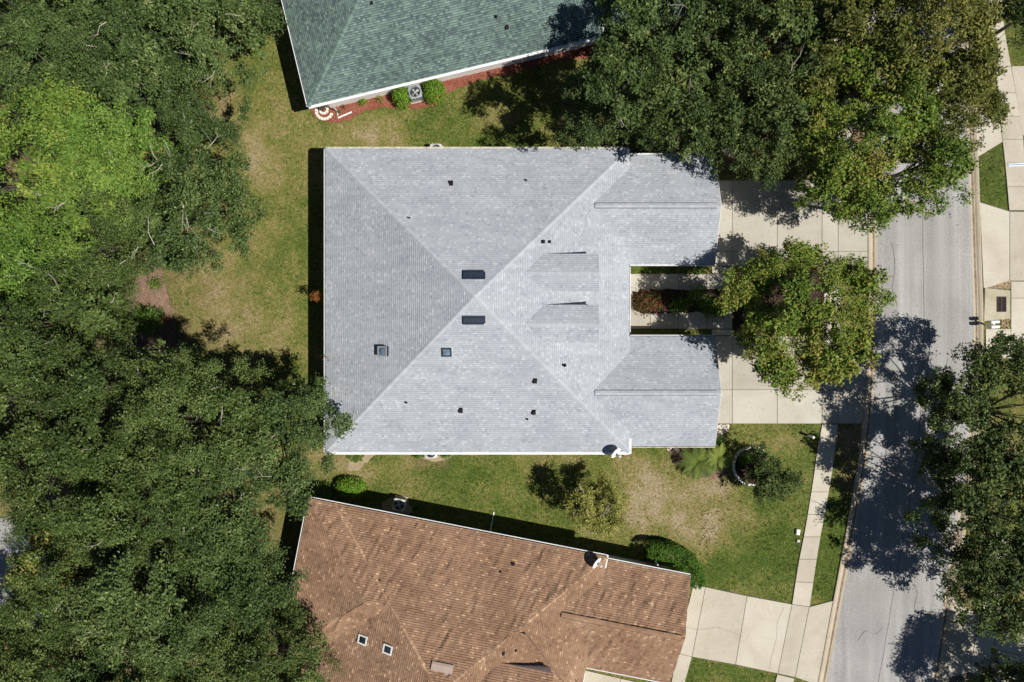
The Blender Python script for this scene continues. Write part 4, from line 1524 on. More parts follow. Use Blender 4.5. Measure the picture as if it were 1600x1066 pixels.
rocks("gravel", [(1119, 664), (1139, 664), (1134, 676), (1128, 694), (1118, 698)], 170, 'rock', 0.04, 0.10, "pale landscape rocks at the corner of the grey house's driveway")
rocks("gravel", [(1543, 450), (1560, 443), (1578, 439), (1578, 451)], 200, 'gravel_tan', 0.025, 0.055, "tan gravel above the storm drain")
rocks("gravel", [(1556, 498), (1578, 492), (1580, 520), (1566, 518)], 150, 'gravel_tan', 0.025, 0.055, "tan gravel below the storm drain")
rocks("gravel", [(1040, 700), (1072, 700), (1068, 707), (1046, 706)], 60, 'rock', 0.03, 0.07, "pale gravel along the wing wall beside the palm")
rocks("gravel", [(1090, 238), (1140, 226), (1150, 245), (1100, 240)], 80, 'rock', 0.04, 0.09, "pale stones under the tree by the top garage wing")

# brick rings
def brick_ring(center, r, a0, a1, n, label, size=(0.26, 0.12, 0.10), group='rings of edging blocks'):
    t = tag(empty("block_edging", center), label, 'edging', group)
    for i in range(n):
        a = a0 + (a1 - a0) * (i + 0.5) / n
        L = min(size[0], abs(a1 - a0) * r / n * 0.88)
        mt = Matrix.Rotation(a, 4, 'Z') @ Matrix.Translation((r, 0, 0)) @ Matrix.Rotation(rnd.uniform(-.08, .08), 4, 'Z')
        mb = MB()
        hw, hl, h = size[1] / 2, L / 2, size[2]
        mb.box(-hw, hw, -hl, hl, 0.0, h * 0.85, mt)
        q0 = [(-hw, -hl), (hw, -hl), (hw, hl), (-hw, hl)]
        q1 = [(x * 0.84, y * 0.92) for x, y in q0]
        for k in range(4):
            k2 = (k + 1) % 4
            mb.face([mt @ Vector((*q0[k], h * 0.85)), mt @ Vector((*q0[k2], h * 0.85)), mt @ Vector((*q1[k2], h)), mt @ Vector((*q1[k], h))])
        mb.face([mt @ Vector((*q, h)) for q in q1])
        mb.build("block", M['block'], t)
    return t


brick_ring(G(1175, 728), 1.32, math.radians(48), math.radians(282), 17, "ring of cream edging blocks around the dark shrub on the lawn", (0.34, 0.17, 0.14))
brick_ring(G(507, 174), 0.56, math.radians(165), math.radians(345), 9, "outer arc of cream edging blocks around the pot by the green roof's corner", (0.3, 0.2, 0.10))
brick_ring(G(506, 172), 0.27, math.radians(130), math.radians(420), 8, "inner ring of cream edging blocks against the pot by the green roof's corner", (0.25, 0.17, 0.13))
t = tag(empty("plant_pot", G(505, 171)), "dark clay pot inside the cream block rings by the green roof's corner", 'pot')
mb = MB(); mb.lathe([(0.10, 0.0), (0.13, 0.15), (0.19, 0.36), (0.205, 0.40), (0.18, 0.40), (0.165, 0.33), (0.0, 0.31)], 16); mb.build("bowl", M['pot'], t, True)
mb = MB(); mb.lathe([(0.0, 0.335), (0.16, 0.335)], 12); mb.build("soil", M['debris'], t)

# downspouts and edging strips
def downspout(base, top_z, ex, label, rz=0.0):
    t = tag(empty("downspout", base, rz), label, 'downspout', 'white downspouts')
    mb = MB(); mb.box(-0.04, 0.04, -0.03, 0.03, 0.08, top_z); mb.build("pipe", M['gutter_white'], t)
    mb = MB(); mb.box(-0.04, 0.04, -ex, 0.03, 0.03, 0.079); mb.build("outlet", M['gutter_white'], t)


R_gr = Matrix.Rotation(A_GR, 3, 'Z')
R_br = Matrix.Rotation(A_BR, 3, 'Z')
p = Vector(GREEN_C) + R_gr @ Vector((-8.75, -9.62, 0))
downspout(p, 2.7, 0.30, "white downspout at the green house's lower left corner", A_GR)
t = empty("downspout_extension", G(540, 180), math.radians(23))
tag(t, "white downspout extension lying at the end of the red mulch bed", 'drain pipe')
mb = MB()
mb.box(-0.5, 0.5, -0.05, 0.05, 0.03, 0.095); mb.build("channel", M['gutter_white'], t)
mb = MB(); mb.box(-0.56, -0.503, -0.07, 0.07, 0.03, 0.11); mb.build("coupling", M['gutter_white'], t)
p = Vector(BROWN_C) + R_br @ Vector((2.2, 9.62, 0))
downspout(p, 2.7, -1.1, "white downspout with a long outlet at the brown house's upper wall", A_BR)
p = Vector(BROWN_C) + R_br @ Vector((13.6, 9.9, 0))
downspout(p, 2.3, -0.4, "white downspout beside the curved hedge", A_BR)
p = Vector(GREEN_C) + R_gr @ Vector((15.2, -9.9, 0))
downspout(p, 2.4, 1.0, "white downspout showing through the trees right of the green roof", A_GR)

# pedestals and boxes in the front lawn
t = tag(empty("utility_post", G(1263, 681)), "short white utility post on the lawn below the driveway", 'utility post')
mb = MB(); mb.lathe([(0.09, 0), (0.09, 0.78), (0.0, 0.80)], 14); mb.build("post", M['white_plastic'], t)
mb = MB(); mb.lathe([(0.105, 0.72), (0.11, 0.80), (0.08, 0.87), (0.0, 0.885)], 14); mb.build("cap", M['white_plastic'], t, True)
t = tag(empty("meter_box", G(1246, 831), math.radians(-8)), "white meter box beside the sidewalk", 'meter box')
mb = MB(); mb.prism(ccw([(-0.13, -0.2), (0.13, -0.2), (0.14, 0.2), (-0.14, 0.2)]), 0, 0.16, 0.5, 0.03); mb.build("box", M['white_plastic'], t)
mb = MB(); mb.box(-0.10, 0.10, -0.17, 0.17, 0.161, 0.17); mb.build("lid", M['white_plastic'], t)
t = tag(empty("valve_cover", G(1247, 845), math.radians(-8)), "small grey valve cover below the white meter box", 'valve cover')
mb = MB(); mb.prism(ccw([(-0.11, -0.11), (0.11, -0.11), (0.11, 0.11), (-0.11, 0.11)]), 0, 0.10, 0.5, 0.02); mb.build("frame", M['concrete_dirty'], t)
mb = MB(); mb.lathe([(0.0, 0.108), (0.08, 0.106), (0.085, 0.10)], 12); mb.build("lid", M['grey_plastic'], t)
t = tag(empty("marker_board", G(1588, 258), 0.05), "white and blue striped board lying across the right-hand sidewalk", 'board')
mb = MB(); mb.box(-0.62, 0.62, -0.10, 0.10, 0.062, 0.085); mb.build("board", M['white_plastic'], t)
mb = MB(); mb.box(-0.62, 0.62, -0.03, 0.035, 0.087, 0.09); mb.build("stripe", plain("blue stripe", (0.10, 0.28, 0.50)), t)
# round pot / hose reel beside the north wing
t = tag(empty("hose_reel", G(1043, 238)), "coiled dark hose on the ground by the top garage wing", 'hose')
mb = MB()
for q in range(3):
    mb.torus(0.16 - 0.01 * q, 0.018, (0.008 * q, 0.006 * q, 0.03 + 0.033 * q), 20, 5)
mb.build("coil", M['grey_plastic'], t)


# ------------------------------------------------------------------ plants
def leaf_quads(c, axis, nrm, ln, wd):
    """c, axis, nrm (N,3) -> diamonds (N,4,3)"""
    axis = axis / np.maximum(1e-6, np.linalg.norm(axis, axis=1, keepdims=True))
    b = np.cross(nrm, axis)
    b = b / np.maximum(1e-6, np.linalg.norm(b, axis=1, keepdims=True))
    nn = np.cross(axis, b)
    a = axis * ln[:, None] * 0.5
    w = b * wd[:, None] * 0.5
    sag = nn * (ln * 0.12)[:, None]
    return np.stack([c - a, c + w * 2 + sag, c + a], 1)


def crown(rng, rx, ry, rz, zc, clump=0.75, lai=6.0, leaf=(0.185, 0.098), lobes=0.14, hollow=0.45, thin=0.0, flat=0.62, bough=1.4):
    """leaf clumps through an uneven dome; returns quads, tones, clump centres"""
    area = math.pi * rx * ry
    la = leaf[0] * leaf[1] * 0.5
    n_leaf = int(area * lai / la * 0.66)
    ph = rng.uniform(0, 6.28, 6)

    def mod(th):
        return 1 + lobes * (np.sin(3 * th + ph[0]) * 0.5 + np.sin(5 * th + ph[1]) * 0.6 + np.sin(8 * th + ph[2]) * 0.4 + np.sin(13 * th + ph[3]) * 0.3)
    # boughs: separate rounded masses over the dome
    bw = min(bough, 0.42 * rx)
    n_b = max(7, int(1.12 * area / (bw * bw * 1.6)))
    u = np.clip(1 - 1.2 * (np.arange(n_b) + 0.5) / n_b + rng.normal(0, 0.07, n_b), -0.3, 1)
    th = np.arange(n_b) * 2.39996 + rng.normal(0, 0.3, n_b) + ph[4]
    sN = np.sqrt(np.clip(1 - u * u, 0, 1)) * rng.uniform(0.80, 1.0, n_b)
    e = 1 - 0.55 * bw / rx
    B = np.stack([rx * e * sN * np.cos(th) * mod(th), ry * e * sN * np.sin(th) * mod(th), rz * (0.85 * u) + zc + rng.normal(0, 0.22 * rz, n_b)], 1)
    br = bw * rng.uniform(0.6, 1.15, n_b)
    n_c = max(12, int(area * 2.6 / (clump * clump)))
    bi = rng.choice(n_b, n_c, p=br ** 2 / (br ** 2).sum())
    d = rng.normal(0, 1, (n_c, 3))
    d /= np.linalg.norm(d, axis=1, keepdims=True)
    d[:, 2] = np.where(rng.random(n_c) < 0.75, np.abs(d[:, 2]), d[:, 2])
    C = B[bi] + d * (br[bi] * rng.uniform(0.55, 1.0, n_c))[:, None] * np.array([1, 1, 0.85])
    # an inner layer below, so the crown is closed
    low = rng.random(n_c) < 0.22
    k = low.sum()
    t2 = rng.uniform(0, 6.283, k)
    r2 = np.sqrt(rng.random(k)) * 0.88
    C[low] = np.stack([rx * r2 * np.cos(t2) * mod(t2), ry * r2 * np.sin(t2) * mod(t2), zc - rz * rng.uniform(0.15, 0.55, k)], 1)
    cr = clump * rng.uniform(0.55, 1.25, n_c)
    if thin > 0:
        keep = rng.random(n_c) > thin * (0.4 + 1.2 * vnoise(C[:, 0] + ph[4] * 9, C[:, 1], 2.0, 21))
        C, cr, bi = C[keep], cr[keep], bi[keep]
        n_c = len(C)
    wts = cr ** 2 / (cr ** 2).sum()
    fs_ = rng.uniform(0.72, 1.3, n_b)[bi]
    cnt = rng.multinomial(n_leaf, wts)
    ci = np.repeat(np.arange(n_c), cnt)
    n = len(ci)
    v = rng.normal(0, 1, (n, 3))
    v /= np.linalg.norm(v, axis=1, keepdims=True)
    r = rng.random(n) ** 0.45
    off = v * (r * cr[ci])[:, None]
    off[:, 2] *= flat
    # each clump is a few sprays: pull leaves towards 7 directions of the clump
    k = rng.integers(0, 7, n)
    sd = np.random.default_rng(int(ph[5] * 1e6)).normal(0, 1, (n_c, 7, 3))
    sd[:, :, 2] = sd[:, :, 2] * 0.5 + 0.15
    sd /= np.linalg.norm(sd, axis=2, keepdims=True)
    sp = sd[ci, k] * (rng.uniform(0.25, 1.25, n) * cr[ci])[:, None]
    off = 0.42 * off + 0.62 * sp
    c = C[ci] + off
    outw = np.stack([C[:, 0] / rx ** 2, C[:, 1] / ry ** 2, np.maximum(0, C[:, 2] - zc) / rz ** 2], 1)
    outw /= np.maximum(1e-6, np.linalg.norm(outw, axis=1, keepdims=True))
    puff = off / np.maximum(1e-6, np.linalg.norm(off, axis=1, keepdims=True))
    nrm = rng.normal(0, 0.42, (n, 3)) + np.array([0, 0, 0.5]) + 0.25 * outw[ci] + 0.85 * puff
    ax = sd[ci, k] * 0.8 + rng.normal(0, 0.75, (n, 3))
    ln = leaf[0] * rng.uniform(0.6, 1.3, n) * fs_[ci]
    wd = leaf[1] * rng.uniform(0.7, 1.3, n) * fs_[ci]
    q = leaf_quads(c, ax, nrm, ln, wd)
    bt = rng.normal(0, 0.11, n_b) + rng.normal(0, 0.09)
    ct = rng.normal(0, 0.08, n_c) + bt[bi]
    tone = np.clip(0.48 + ct[ci] + rng.normal(0, 0.20, n), 0, 1)
    hi = rng.random(n) < 0.05
    tone[hi] = rng.uniform(0.8, 1.0, hi.sum())
    return q, tone, C


def trunk_mesh(C, rng, zc, rz, r0, h0, lean=(0, 0)):
    mb = MB()
    top = Vector((lean[0], lean[1], h0))
    mb.tube([(0, 0, -0.1), (0, 0, 0.25), (lean[0] * .4, lean[1] * .4, h0 * 0.5), tuple(top)], [r0 * 1.6, r0 * 1.1, r0 * 0.95, r0 * 0.85], 9)
    idx = rng.permutation(len(C))
    for i in idx[:min(len(C), 16)]:
        e = Vector(C[i])
        m_ = top.lerp(e, 0.45) + Vector(rng.normal(0, 0.25, 3))
        m_.z += 0.25
        mb.tube([tuple(top - Vector((0, 0, 0.2))), tuple(m_), tuple(e)], [r0 * 0.34, r0 * 0.16, 0.02], 5)
    return mb


def tree(cx, cy, rpx, zc, rz, kind, label, group='trees', ryk=1.0, bough=1.4, thin=0.0, clump=0.75, twigs=0, lai=6.0, leaf=(0.185, 0.098), seed=None, lobes=0.14, name="tree", cat="tree"):
    s = seed if seed is not None else int(cx * 7 + cy * 13 + rpx)
    rng = np.random.default_rng(abs(s))
    p = G(cx, cy, zc)
    rx = 1.08 * rpx * (H - zc) / F
    g0 = G(cx, cy, 0)
    off = Vector((g0.x - p.x, g0.y - p.y, 0)) * 0.75
    lim = 0.62 * rx
    if off.length > lim: off *= lim / off.length
    root = tag(empty(name, (p.x + off.x, p.y + off.y, 0), 0), label, cat, group)
    q, t, C = crown(rng, rx, rx * ryk, rz, zc, clump, lai, leaf, lobes, 0.45, thin, bough=bough)
    dv = np.array([off.x, off.y, 0.0])
    q = q - dv
    C = C - dv
    np_mesh("crown", q, 3, t, LEAF[kind], root)
    tm = trunk_mesh(C, rng, zc, rz, 0.05 + 0.035 * rx, max(0.4, (zc - rz) * 0.9 + 0.25 * rz), (-off.x * 0.7, -off.y * 0.7))
    tm.build("trunk", M['bark'], root)
    if twigs:
        mb = MB()
        up = [i for i in range(len(C)) if C[i][2] > zc + 0.25 * rz]
        for _ in range(int(twigs * 0.42)):
            i = up[rng.integers(0, len(up))]
            b = Vector(C[i]) + Vector((0, 0, clump * 0.2))
            a = rng.uniform(0, 6.28)
            L = rng.uniform(0.5, 1.5)
            d = Vector((math.cos(a), math.sin(a), rng.uniform(-0.1, 0.35)))
            pts = [b]
            for k in range(3):
                pts.append(pts[-1] + (d + Vector(rng.normal(0, 0.28, 3))) * (L / 3))
            mb.tube(pts, [0.024, 0.019, 0.013, 0.006], 4)
            for k in (1, 2):
                e = pts[k] + (d + Vector(rng.normal(0, 0.7, 3))) * (L * 0.3)
                mb.tube([pts[k], e], [0.012, 0.004], 4)
        mb.build("dead_twigs", M['twig'], root)['kind'] = 'stuff'
    return root


TG = 'trees of the left wood'
# left wood, north to south: cx, cy, r, zc, rz, kind, thin, twigs, label
for (cx, cy, r, zc, rz, kind, thin, tw, label) in [
    (50, 35, 120, 7.5, 3.4, 'dark', .15, 26, "dark oak filling the upper left corner of the photo"),
    (185, 50, 118, 7.5, 3.4, 'dark', .15, 28, "dark oak at the top edge, second from the photo's left corner"),
    (322, 48, 92, 7.0, 3.0, 'dark', .25, 22, "dark oak at the top edge, left of the green house's lawn strip"),
    (408, 25, 38, 5.0, 1.8, 'dark', .3, 6, "small oak crown reaching towards the green roof's left edge"),
    (95, 150, 85, 7.0, 3.0, 'dark', .1, 16, "dark oak directly above the lime green tree"),
    (225, 130, 72, 7.0, 2.8, 'dark', .2, 18, "dark oak with pale bare twigs above the mulch gap"),
    (330, 190, 62, 5.6, 2.2, 'dark', .5, 16, "sparse oak with grass showing through, right of the mulch gap"),
    (75, 275, 130, 8.6, 3.0, 'lime', .05, 8, "lime green broadleaf tree at the left edge"),
    (180, 235, 78, 8.0, 2.6, 'fresh', .05, 6, "fresh green tree right of the lime green tree"),
    (312, 330, 92, 6.4, 2.4, 'dark', .32, 30, "sparse oak with many pale twigs beside the lawn, below the mulch gap"),
    (190, 370, 92, 6.6, 2.6, 'olive', .15, 20, "olive oak just below the fresh green tree"),
    (45, 405, 80, 7.6, 2.4, 'fresh', .05, 8, "green tree at the left edge, below the lime green tree"),
    (75, 505, 112, 7.0, 3.0, 'olive', .08, 18, "olive oak at the left edge, level with the brown mulch bed"),
    (165, 470, 55, 5.8, 2.2, 'olive', .15, 8, "smaller olive oak left of the brown mulch bed"),
    (45, 630, 116, 7.4, 3.2, 'olive', .08, 14, "olive oak at the left edge, level with the middle of the wood"),
    (165, 620, 95, 7.2, 3.0, 'olive', .08, 12, "olive oak below the dark gap with the green bush"),
    (300, 662, 116, 8.2, 3.4, 'olive', .1, 16, "large oak just left of the one touching the grey roof"),
    (428, 690, 95, 7.4, 3.0, 'dark', .14, 12, "oak whose crown overlaps the grey roof's lower left corner"),
    (90, 735, 104, 7.0, 3.0, 'olive', .08, 8, "olive oak above the grey paved corner at the left edge"),
    (225, 785, 122, 7.6, 3.2, 'olive', .1, 10, "tall oak in the heart of the lower left wood"),
    (350, 790, 84, 6.6, 2.8, 'dark', .14, 10, "oak left of the brown house's upper left corner"),
    (92, 868, 46, 5.8, 2.2, 'pale', .1, 4, "yellow green tree beside the grey paved corner"),
    (142, 938, 106, 7.2, 3.0, 'olive', .1, 8, "olive oak right of the shaded grey paving"),
    (275, 920, 122, 7.6, 3.2, 'dark', .12, 10, "tall dark oak left of the brown house, second crown from its roof"),
    (380, 905, 76, 6.2, 2.6, 'dark', .16, 6, "oak next to the brown house's left eave"),
    (45, 1040, 95, 7.0, 3.0, 'olive', .1, 8, "olive oak in the bottom left corner"),
    (190, 1065, 112, 7.2, 3.0, 'dark', .12, 8, "dark oak at the bottom edge, second from the left corner"),
    (335, 1050, 98, 7.0, 2.8, 'olive', .12, 8, "olive oak at the bottom edge, left of the crown touching the brown roof"),
    (444, 1030, 76, 6.0, 2.4, 'olive', .14, 6, "olive oak touching the brown roof at the bottom edge"),
]:
    if kind not in ('lime', 'fresh'):
        zc += 1.1 * math.sin(cx * 12.9 + cy)
    tree(cx, cy, r, zc, rz, kind, label, TG, thin=thin, twigs=tw, seed=int(cx * 3 + cy), lai=7.0 if thin < .3 else 4.6, leaf=tuple(q * (1 + 0.14 * math.sin(cx * 3.3 + cy * 1.7)) for q in (0.155, 0.082)) if kind != 'lime' else (0.19, 0.10))

TR = 'street trees along the road'
for (cx, cy, r, zc, rz, kind, thin, tw, label) in [
    (962, 148, 86, 7.0, 2.8, 'deep', .12, 6, "dark tree nearest the green house's mulch bed"),
    (1085, 166, 78, 6.2, 2.6, 'deep', .1, 8, "dark tree above the grey house's top garage wing"),
    (1050, 50, 105, 6.4, 2.8, 'dark', .12, 6, "dark tree overhanging the green roof's right end"),
    (1175, 75, 105, 6.8, 2.8, 'deep', .1, 6, "dark tree at the top edge, left of the golden trees"),
    (1190, 215, 76, 6.2, 2.6, 'deep', .1, 4, "dark tree above the upper driveway"),
    (1290, 55, 112, 6.8, 2.8, 'gold', .06, 4, "golden olive tree at the top edge, nearest the dark trees"),
    (1418, 50, 122, 6.8, 2.8, 'gold', .06, 4, "golden olive tree over the road at the top edge"),
    (1465, 165, 90, 6.2, 2.4, 'gold', .08, 2, "golden olive tree reaching the right-hand sidewalk"),
    (1335, 180, 105, 6.6, 2.8, 'mid', .1, 4, "green olive tree in the middle of the upper right clump"),
    (1430, 262, 72, 5.8, 2.2, 'mid', .12, 2, "yellow green tree hanging over the sunlit road"),
    (1308, 288, 66, 5.8, 2.2, 'mid', .12, 2, "yellow green tree over the upper driveway's street end"),
    (1345, 320, 46, 5.0, 1.8, 'mid', .05, 0, "small yellow green crown between the upper clump and the round driveway tree"),
    (1615, 15, 48, 5.2, 2.2, 'deep', .1, 0, "dark tree in the top right corner"),
    (1256, 489, 113, 5.6, 2.6, 'mid', .0, 5, "round yellow green tree between the two driveways"),
    (1552, 645, 112, 5.8, 2.4, 'deep', .1, 4, "dark tree right of the road, below the storm drain"),
    (1548, 800, 118, 5.4, 2.6, 'deep', .14, 6, "large dark tree right of the road, casting shade on the asphalt"),
    (1574, 908, 84, 5.6, 2.2, 'deep', .12, 2, "dark tree above the lower right driveway"),
    (1560, 1062, 44, 3.6, 1.4, 'deep', .2, 0, "small tree at the bottom right edge"),
    (1735, 1185, 130, 6.4, 2.8, 'deep', .15, 0, "tree beyond the lower right corner, shading the road"),
]:
    tree(cx, cy, r, zc, rz, kind, label, TR, thin=thin, twigs=tw, seed=int(cx * 5 + cy) + (11 if cx == 1256 else 0), bough=0.95 if cx == 1256 else 1.3, lai=9.0 if cx in (1256, 962) else 7.0 if thin < .2 else 6.0, clump=0.68, lobes=0.15)

# lone small trees on the lawn
tree(932, 786, 44, 2.6, 1.5, 'pale', "sparse pale yellow green small tree on the lawn above the brown roof", 'small lawn trees', thin=.05, twigs=12, lai=9.0, clump=0.5, leaf=(0.15, 0.06), seed=928)
tree(1204, 743, 38, 2.2, 1.5, 'deep', "dark green bush inside the cream block ring", 'small lawn trees', thin=.05, lai=7, clump=0.4, leaf=(0.15, 0.08), seed=1203, name="bush", cat="bush")


# clipped shrubs and hedge: leaves over a closed shape
def shrub(px, py, rx, ry, h, kind, label, group, rz=0.0, leaf=(0.10, 0.06), dens=420, fuzz=0.075, power=2.7, name="shrub", base=0.0):
    p = G(px, py, h * 0.6)
    root = tag(empty(name, (p.x, p.y, base), rz), label, 'shrub', group)
    rng = np.random.default_rng(int(px * 31 + py))
    area = (rx * ry * math.pi + 2 * math.pi * math.sqrt(rx * ry) * h)
    n = int(area * dens)
    u = rng.uniform(-0.15, 1, n)
    th = rng.uniform(0, 2 * np.pi, n)
    s = np.sqrt(np.clip(1 - np.abs(u) ** power, 0, 1)) if power > 2 else np.sqrt(np.clip(1 - u * u, 0, 1))
    sh_ = rng.random(n) ** 0.25
    # half of the leaves on the flattened top
    top = rng.random(n) < 0.5
    rr = np.sqrt(rng.random(n))
    s = np.where(top, rr, s)
    u = np.where(top, (1 - rr ** power) ** (1 / power), u)
    lump = 1 + 0.28 * (vnoise(np.cos(th) * 3 + px, np.sin(th) * 3 + u * 3, 0.8, 31) - 0.5)
    c = np.stack([rx * s * np.cos(th) * lump, ry * s * np.sin(th) * lump, 0.12 + (h - 0.12) * np.clip(u, -0.1, 1) * (0.9 + 0.2 * vnoise(rx * s * np.cos(th) * 2 + px, ry * s * np.sin(th) * 2, 0.5, 33))], 1)
    c += rng.normal(0, fuzz, (n, 3)) - np.array([0, 0, 0.03])
    nrm = np.stack([np.cos(th) * s, np.sin(th) * s, np.maximum(0.2, u) * 1.2], 1) + rng.normal(0, 0.55, (n, 3))
    q = leaf_quads(c, rng.normal(0, 1, (n, 3)), nrm, leaf[0] * rng.uniform(.7, 1.3, n), leaf[1] * rng.uniform(.7, 1.3, n))
    np_mesh("foliage", q, 3, np.clip(0.5 + rng.normal(0, 0.2, n), 0, 1), LEAF[kind], root)
    mb = MB()
    for k in range(5):
        a = k * 1.26
        mb.tube([(0.05 * math.cos(a), 0.05 * math.sin(a), -0.05), (rx * 0.4 * math.cos(a), ry * 0.4 * math.sin(a), h * 0.5), (rx * 0.6 * math.cos(a), ry * 0.6 * math.sin(a), h * 0.85)], [0.03, 0.02, 0.01], 5)
    mb.build("stem", M['wood_dark'], root)
    return root


SG = 'clipped round shrubs'
shrub(626, 149, 0.55, 0.72, 1.25, 'clip', "bright green clipped shrub left of the grey air conditioner", SG, A_GR)
shrub(677, 140, 0.70, 0.78, 1.35, 'clip', "larger bright green clipped shrub right of the grey air conditioner", SG, A_GR)
shrub(546, 762, 1.03, 0.58, 1.1, 'clip', "oval bright green clipped shrub above the brown roof's left corner", SG, A_BR * 0.3)
PG = 'small bed plants'
shrub(566, 158, 0.26, 0.24, 0.4, 'clip', "small yellow green plant in the red mulch, left of its neighbour", PG, 0, (0.12, 0.05), 260, 0.08, 2)
shrub(594, 155, 0.19, 0.17, 0.32, 'pale', "small golden plant in the red mulch, nearer the clipped shrub", PG, 0, (0.12, 0.05), 240, 0.07, 2)
shrub(536, 167, 0.13, 0.12, 0.22, 'red', "tiny reddish plant at the left end of the red mulch", PG, 0, (0.09, 0.04), 260, 0.05, 2)
shrub(529, 175, 0.16, 0.14, 0.2, 'fresh', "tiny green plant beside the white downspout outlet", PG, 0, (0.09, 0.04), 260, 0.05, 2)
shrub(228, 500, 0.95, 0.85, 1.3, 'fresh', "green bush in the shade at the lower end of the brown mulch bed", 'bushes at the edge of the wood', 0, (0.18, 0.06), 190, 0.16, 2)
shrub(242, 443, 0.42, 0.36, 0.5, 'lime', "small lime green plant on the brown mulch bed", PG, 0, (0.16, 0.06), 180, 0.12, 2)
shrub(180, 497, 0.45, 0.4, 0.9, 'lime', "bright green bush at the left side of the brown mulch bed", 'bushes at the edge of the wood', 0, (0.18, 0.07), 200, 0.14, 2)
shrub(257, 500, 0.25, 0.25, 0.4, 'rust', "small rusty plant at the right edge of the brown mulch bed", PG, 0, (0.14, 0.05), 170, 0.1, 2)
shrub(505, 768, 0.75, 0.55, 0.8, 'fresh', "dull green bush left of the oval clipped shrub", 'bushes at the edge of the wood', 0, (0.14, 0.06), 220, 0.12, 2)
shrub(1014, 472, 0.95, 0.65, 0.9, 'red', "red and green leafed shrub by the grey house's entry walk", 'entry court shrubs', 0, (0.17, 0.07), 170, 0.24, 2)
shrub(1062, 478, 0.6, 0.42, 0.6, 'hedge', "low green shrub in the entry court, nearest the red one", 'entry court shrubs', 0.4, (0.15, 0.07), 200, 0.2, 2)
shrub(1090, 462, 0.55, 0.5, 0.7, 'fresh', "brighter green shrub in the middle of the entry court's bed", 'entry court shrubs', 0, (0.17, 0.07), 170, 0.22, 2)
shrub(1114, 482, 0.8, 0.6, 0.9, 'hedge', "shaded green shrub at the left edge of the round driveway tree", 'entry court shrubs', 0.2, (0.16, 0.07), 180, 0.22, 2)
shrub(498, 464, 0.32, 0.30, 2.9, 'rust', "rust brown dry plant at the grey roof's left gutter", 'wall plants', 0, (0.12, 0.04), 130, 0.12, 2)
shrub(1166, 716, 0.5, 0.42, 0.5, 'hedge', "low dark green plant inside the cream block ring, next to the bush", PG, 0, (0.13, 0.06), 240, 0.1, 2)
shrub(1126, 690, 0.35, 0.3, 0.5, 'fresh', "small green plant between the pale rocks and the palm", PG, 0, (0.14, 0.06), 220, 0.1, 2)
shrub(655, 711, 0.38, 0.2, 0.6, 'hedge', "low green plant left of the air conditioner under the grey roof's bottom edge", 'wall plants', 0, (0.12, 0.05), 240, 0.07, 2)
shrub(696, 711, 0.35, 0.2, 0.6, 'hedge', "low green plant right of the air conditioner under the grey roof's bottom edge", 'wall plants', 0, (0.12, 0.05), 240, 0.07, 2)

# curved hedge beside the brown garage wing
hp = [G(x, y, 0.9).xy for x, y in ((1010, 862), (1030, 863), (1052, 868), (1072, 879), (1084, 897), (1086, 914))]
HL = smooth_line(hp, 8)
c0 = HL[len(HL) // 2]
root = tag(empty("hedge", (c0.x, c0.y, 0)), "curved clipped green hedge at the brown house's upper right corner", 'hedge')
rng = np.random.default_rng(77)
n = 16000
t_ = rng.uniform(0, len(HL) - 1.001, n)
i_ = t_.astype(int); f_ = (t_ - i_)[:, None]
HA = np.array([tuple(p) for p in HL])
c2 = HA[i_] * (1 - f_) + HA[i_ + 1] * f_
tg = HA[i_ + 1] - HA[i_]
tg /= np.linalg.norm(tg, axis=1, keepdims=True)
nr = np.stack([-tg[:, 1], tg[:, 0]], 1)
a_ = rng.uniform(-0.25, math.pi + 0.25, n)
hw_, hh = 0.66, 1.45
ex = np.sign(np.cos(a_)) * np.abs(np.cos(a_)) ** 0.55
ez = np.sign(np.sin(a_)) * np.abs(np.sin(a_)) ** 0.55
endt = np.minimum(1, np.minimum(t_, len(HL) - 1 - t_) / 4 + 0.45)
lump = 1 + 0.16 * (vnoise(c2[:, 0] * 2, c2[:, 1] * 2 + a_, 0.9, 41) - 0.5)
c = np.concatenate([c2 + nr * (hw_ * ex * endt * lump)[:, None] - np.array(tuple(c0)), (hh * np.clip(ez, 0, 1) * lump)[:, None]], 1) + rng.normal(0, 0.04, (n, 3))
c[:, 2] = np.maximum(c[:, 2], 0.03)
nrm = np.concatenate([nr * ex[:, None], ez[:, None]], 1) + rng.normal(0, 0.5, (n, 3))
q = leaf_quads(c, rng.normal(0, 1, (n, 3)), nrm, 0.10 * rng.uniform(.7, 1.3, n), 0.065 * rng.uniform(.7, 1.3, n))
np_mesh("foliage", q, 3, np.clip(0.5 + rng.normal(0, 0.2, n), 0, 1), LEAF['hedge'], root)
mb = MB()
for k in range(2, len(HL) - 2, 3):
    b = HL[k] - c0
    mb.tube([(b.x, b.y, -0.05), (b.x + .05, b.y, 0.5), (b.x - .05, b.y + .05, 1.0)], [0.03, 0.025, 0.01], 5)
mb.build("stem", M['wood_dark'], root)


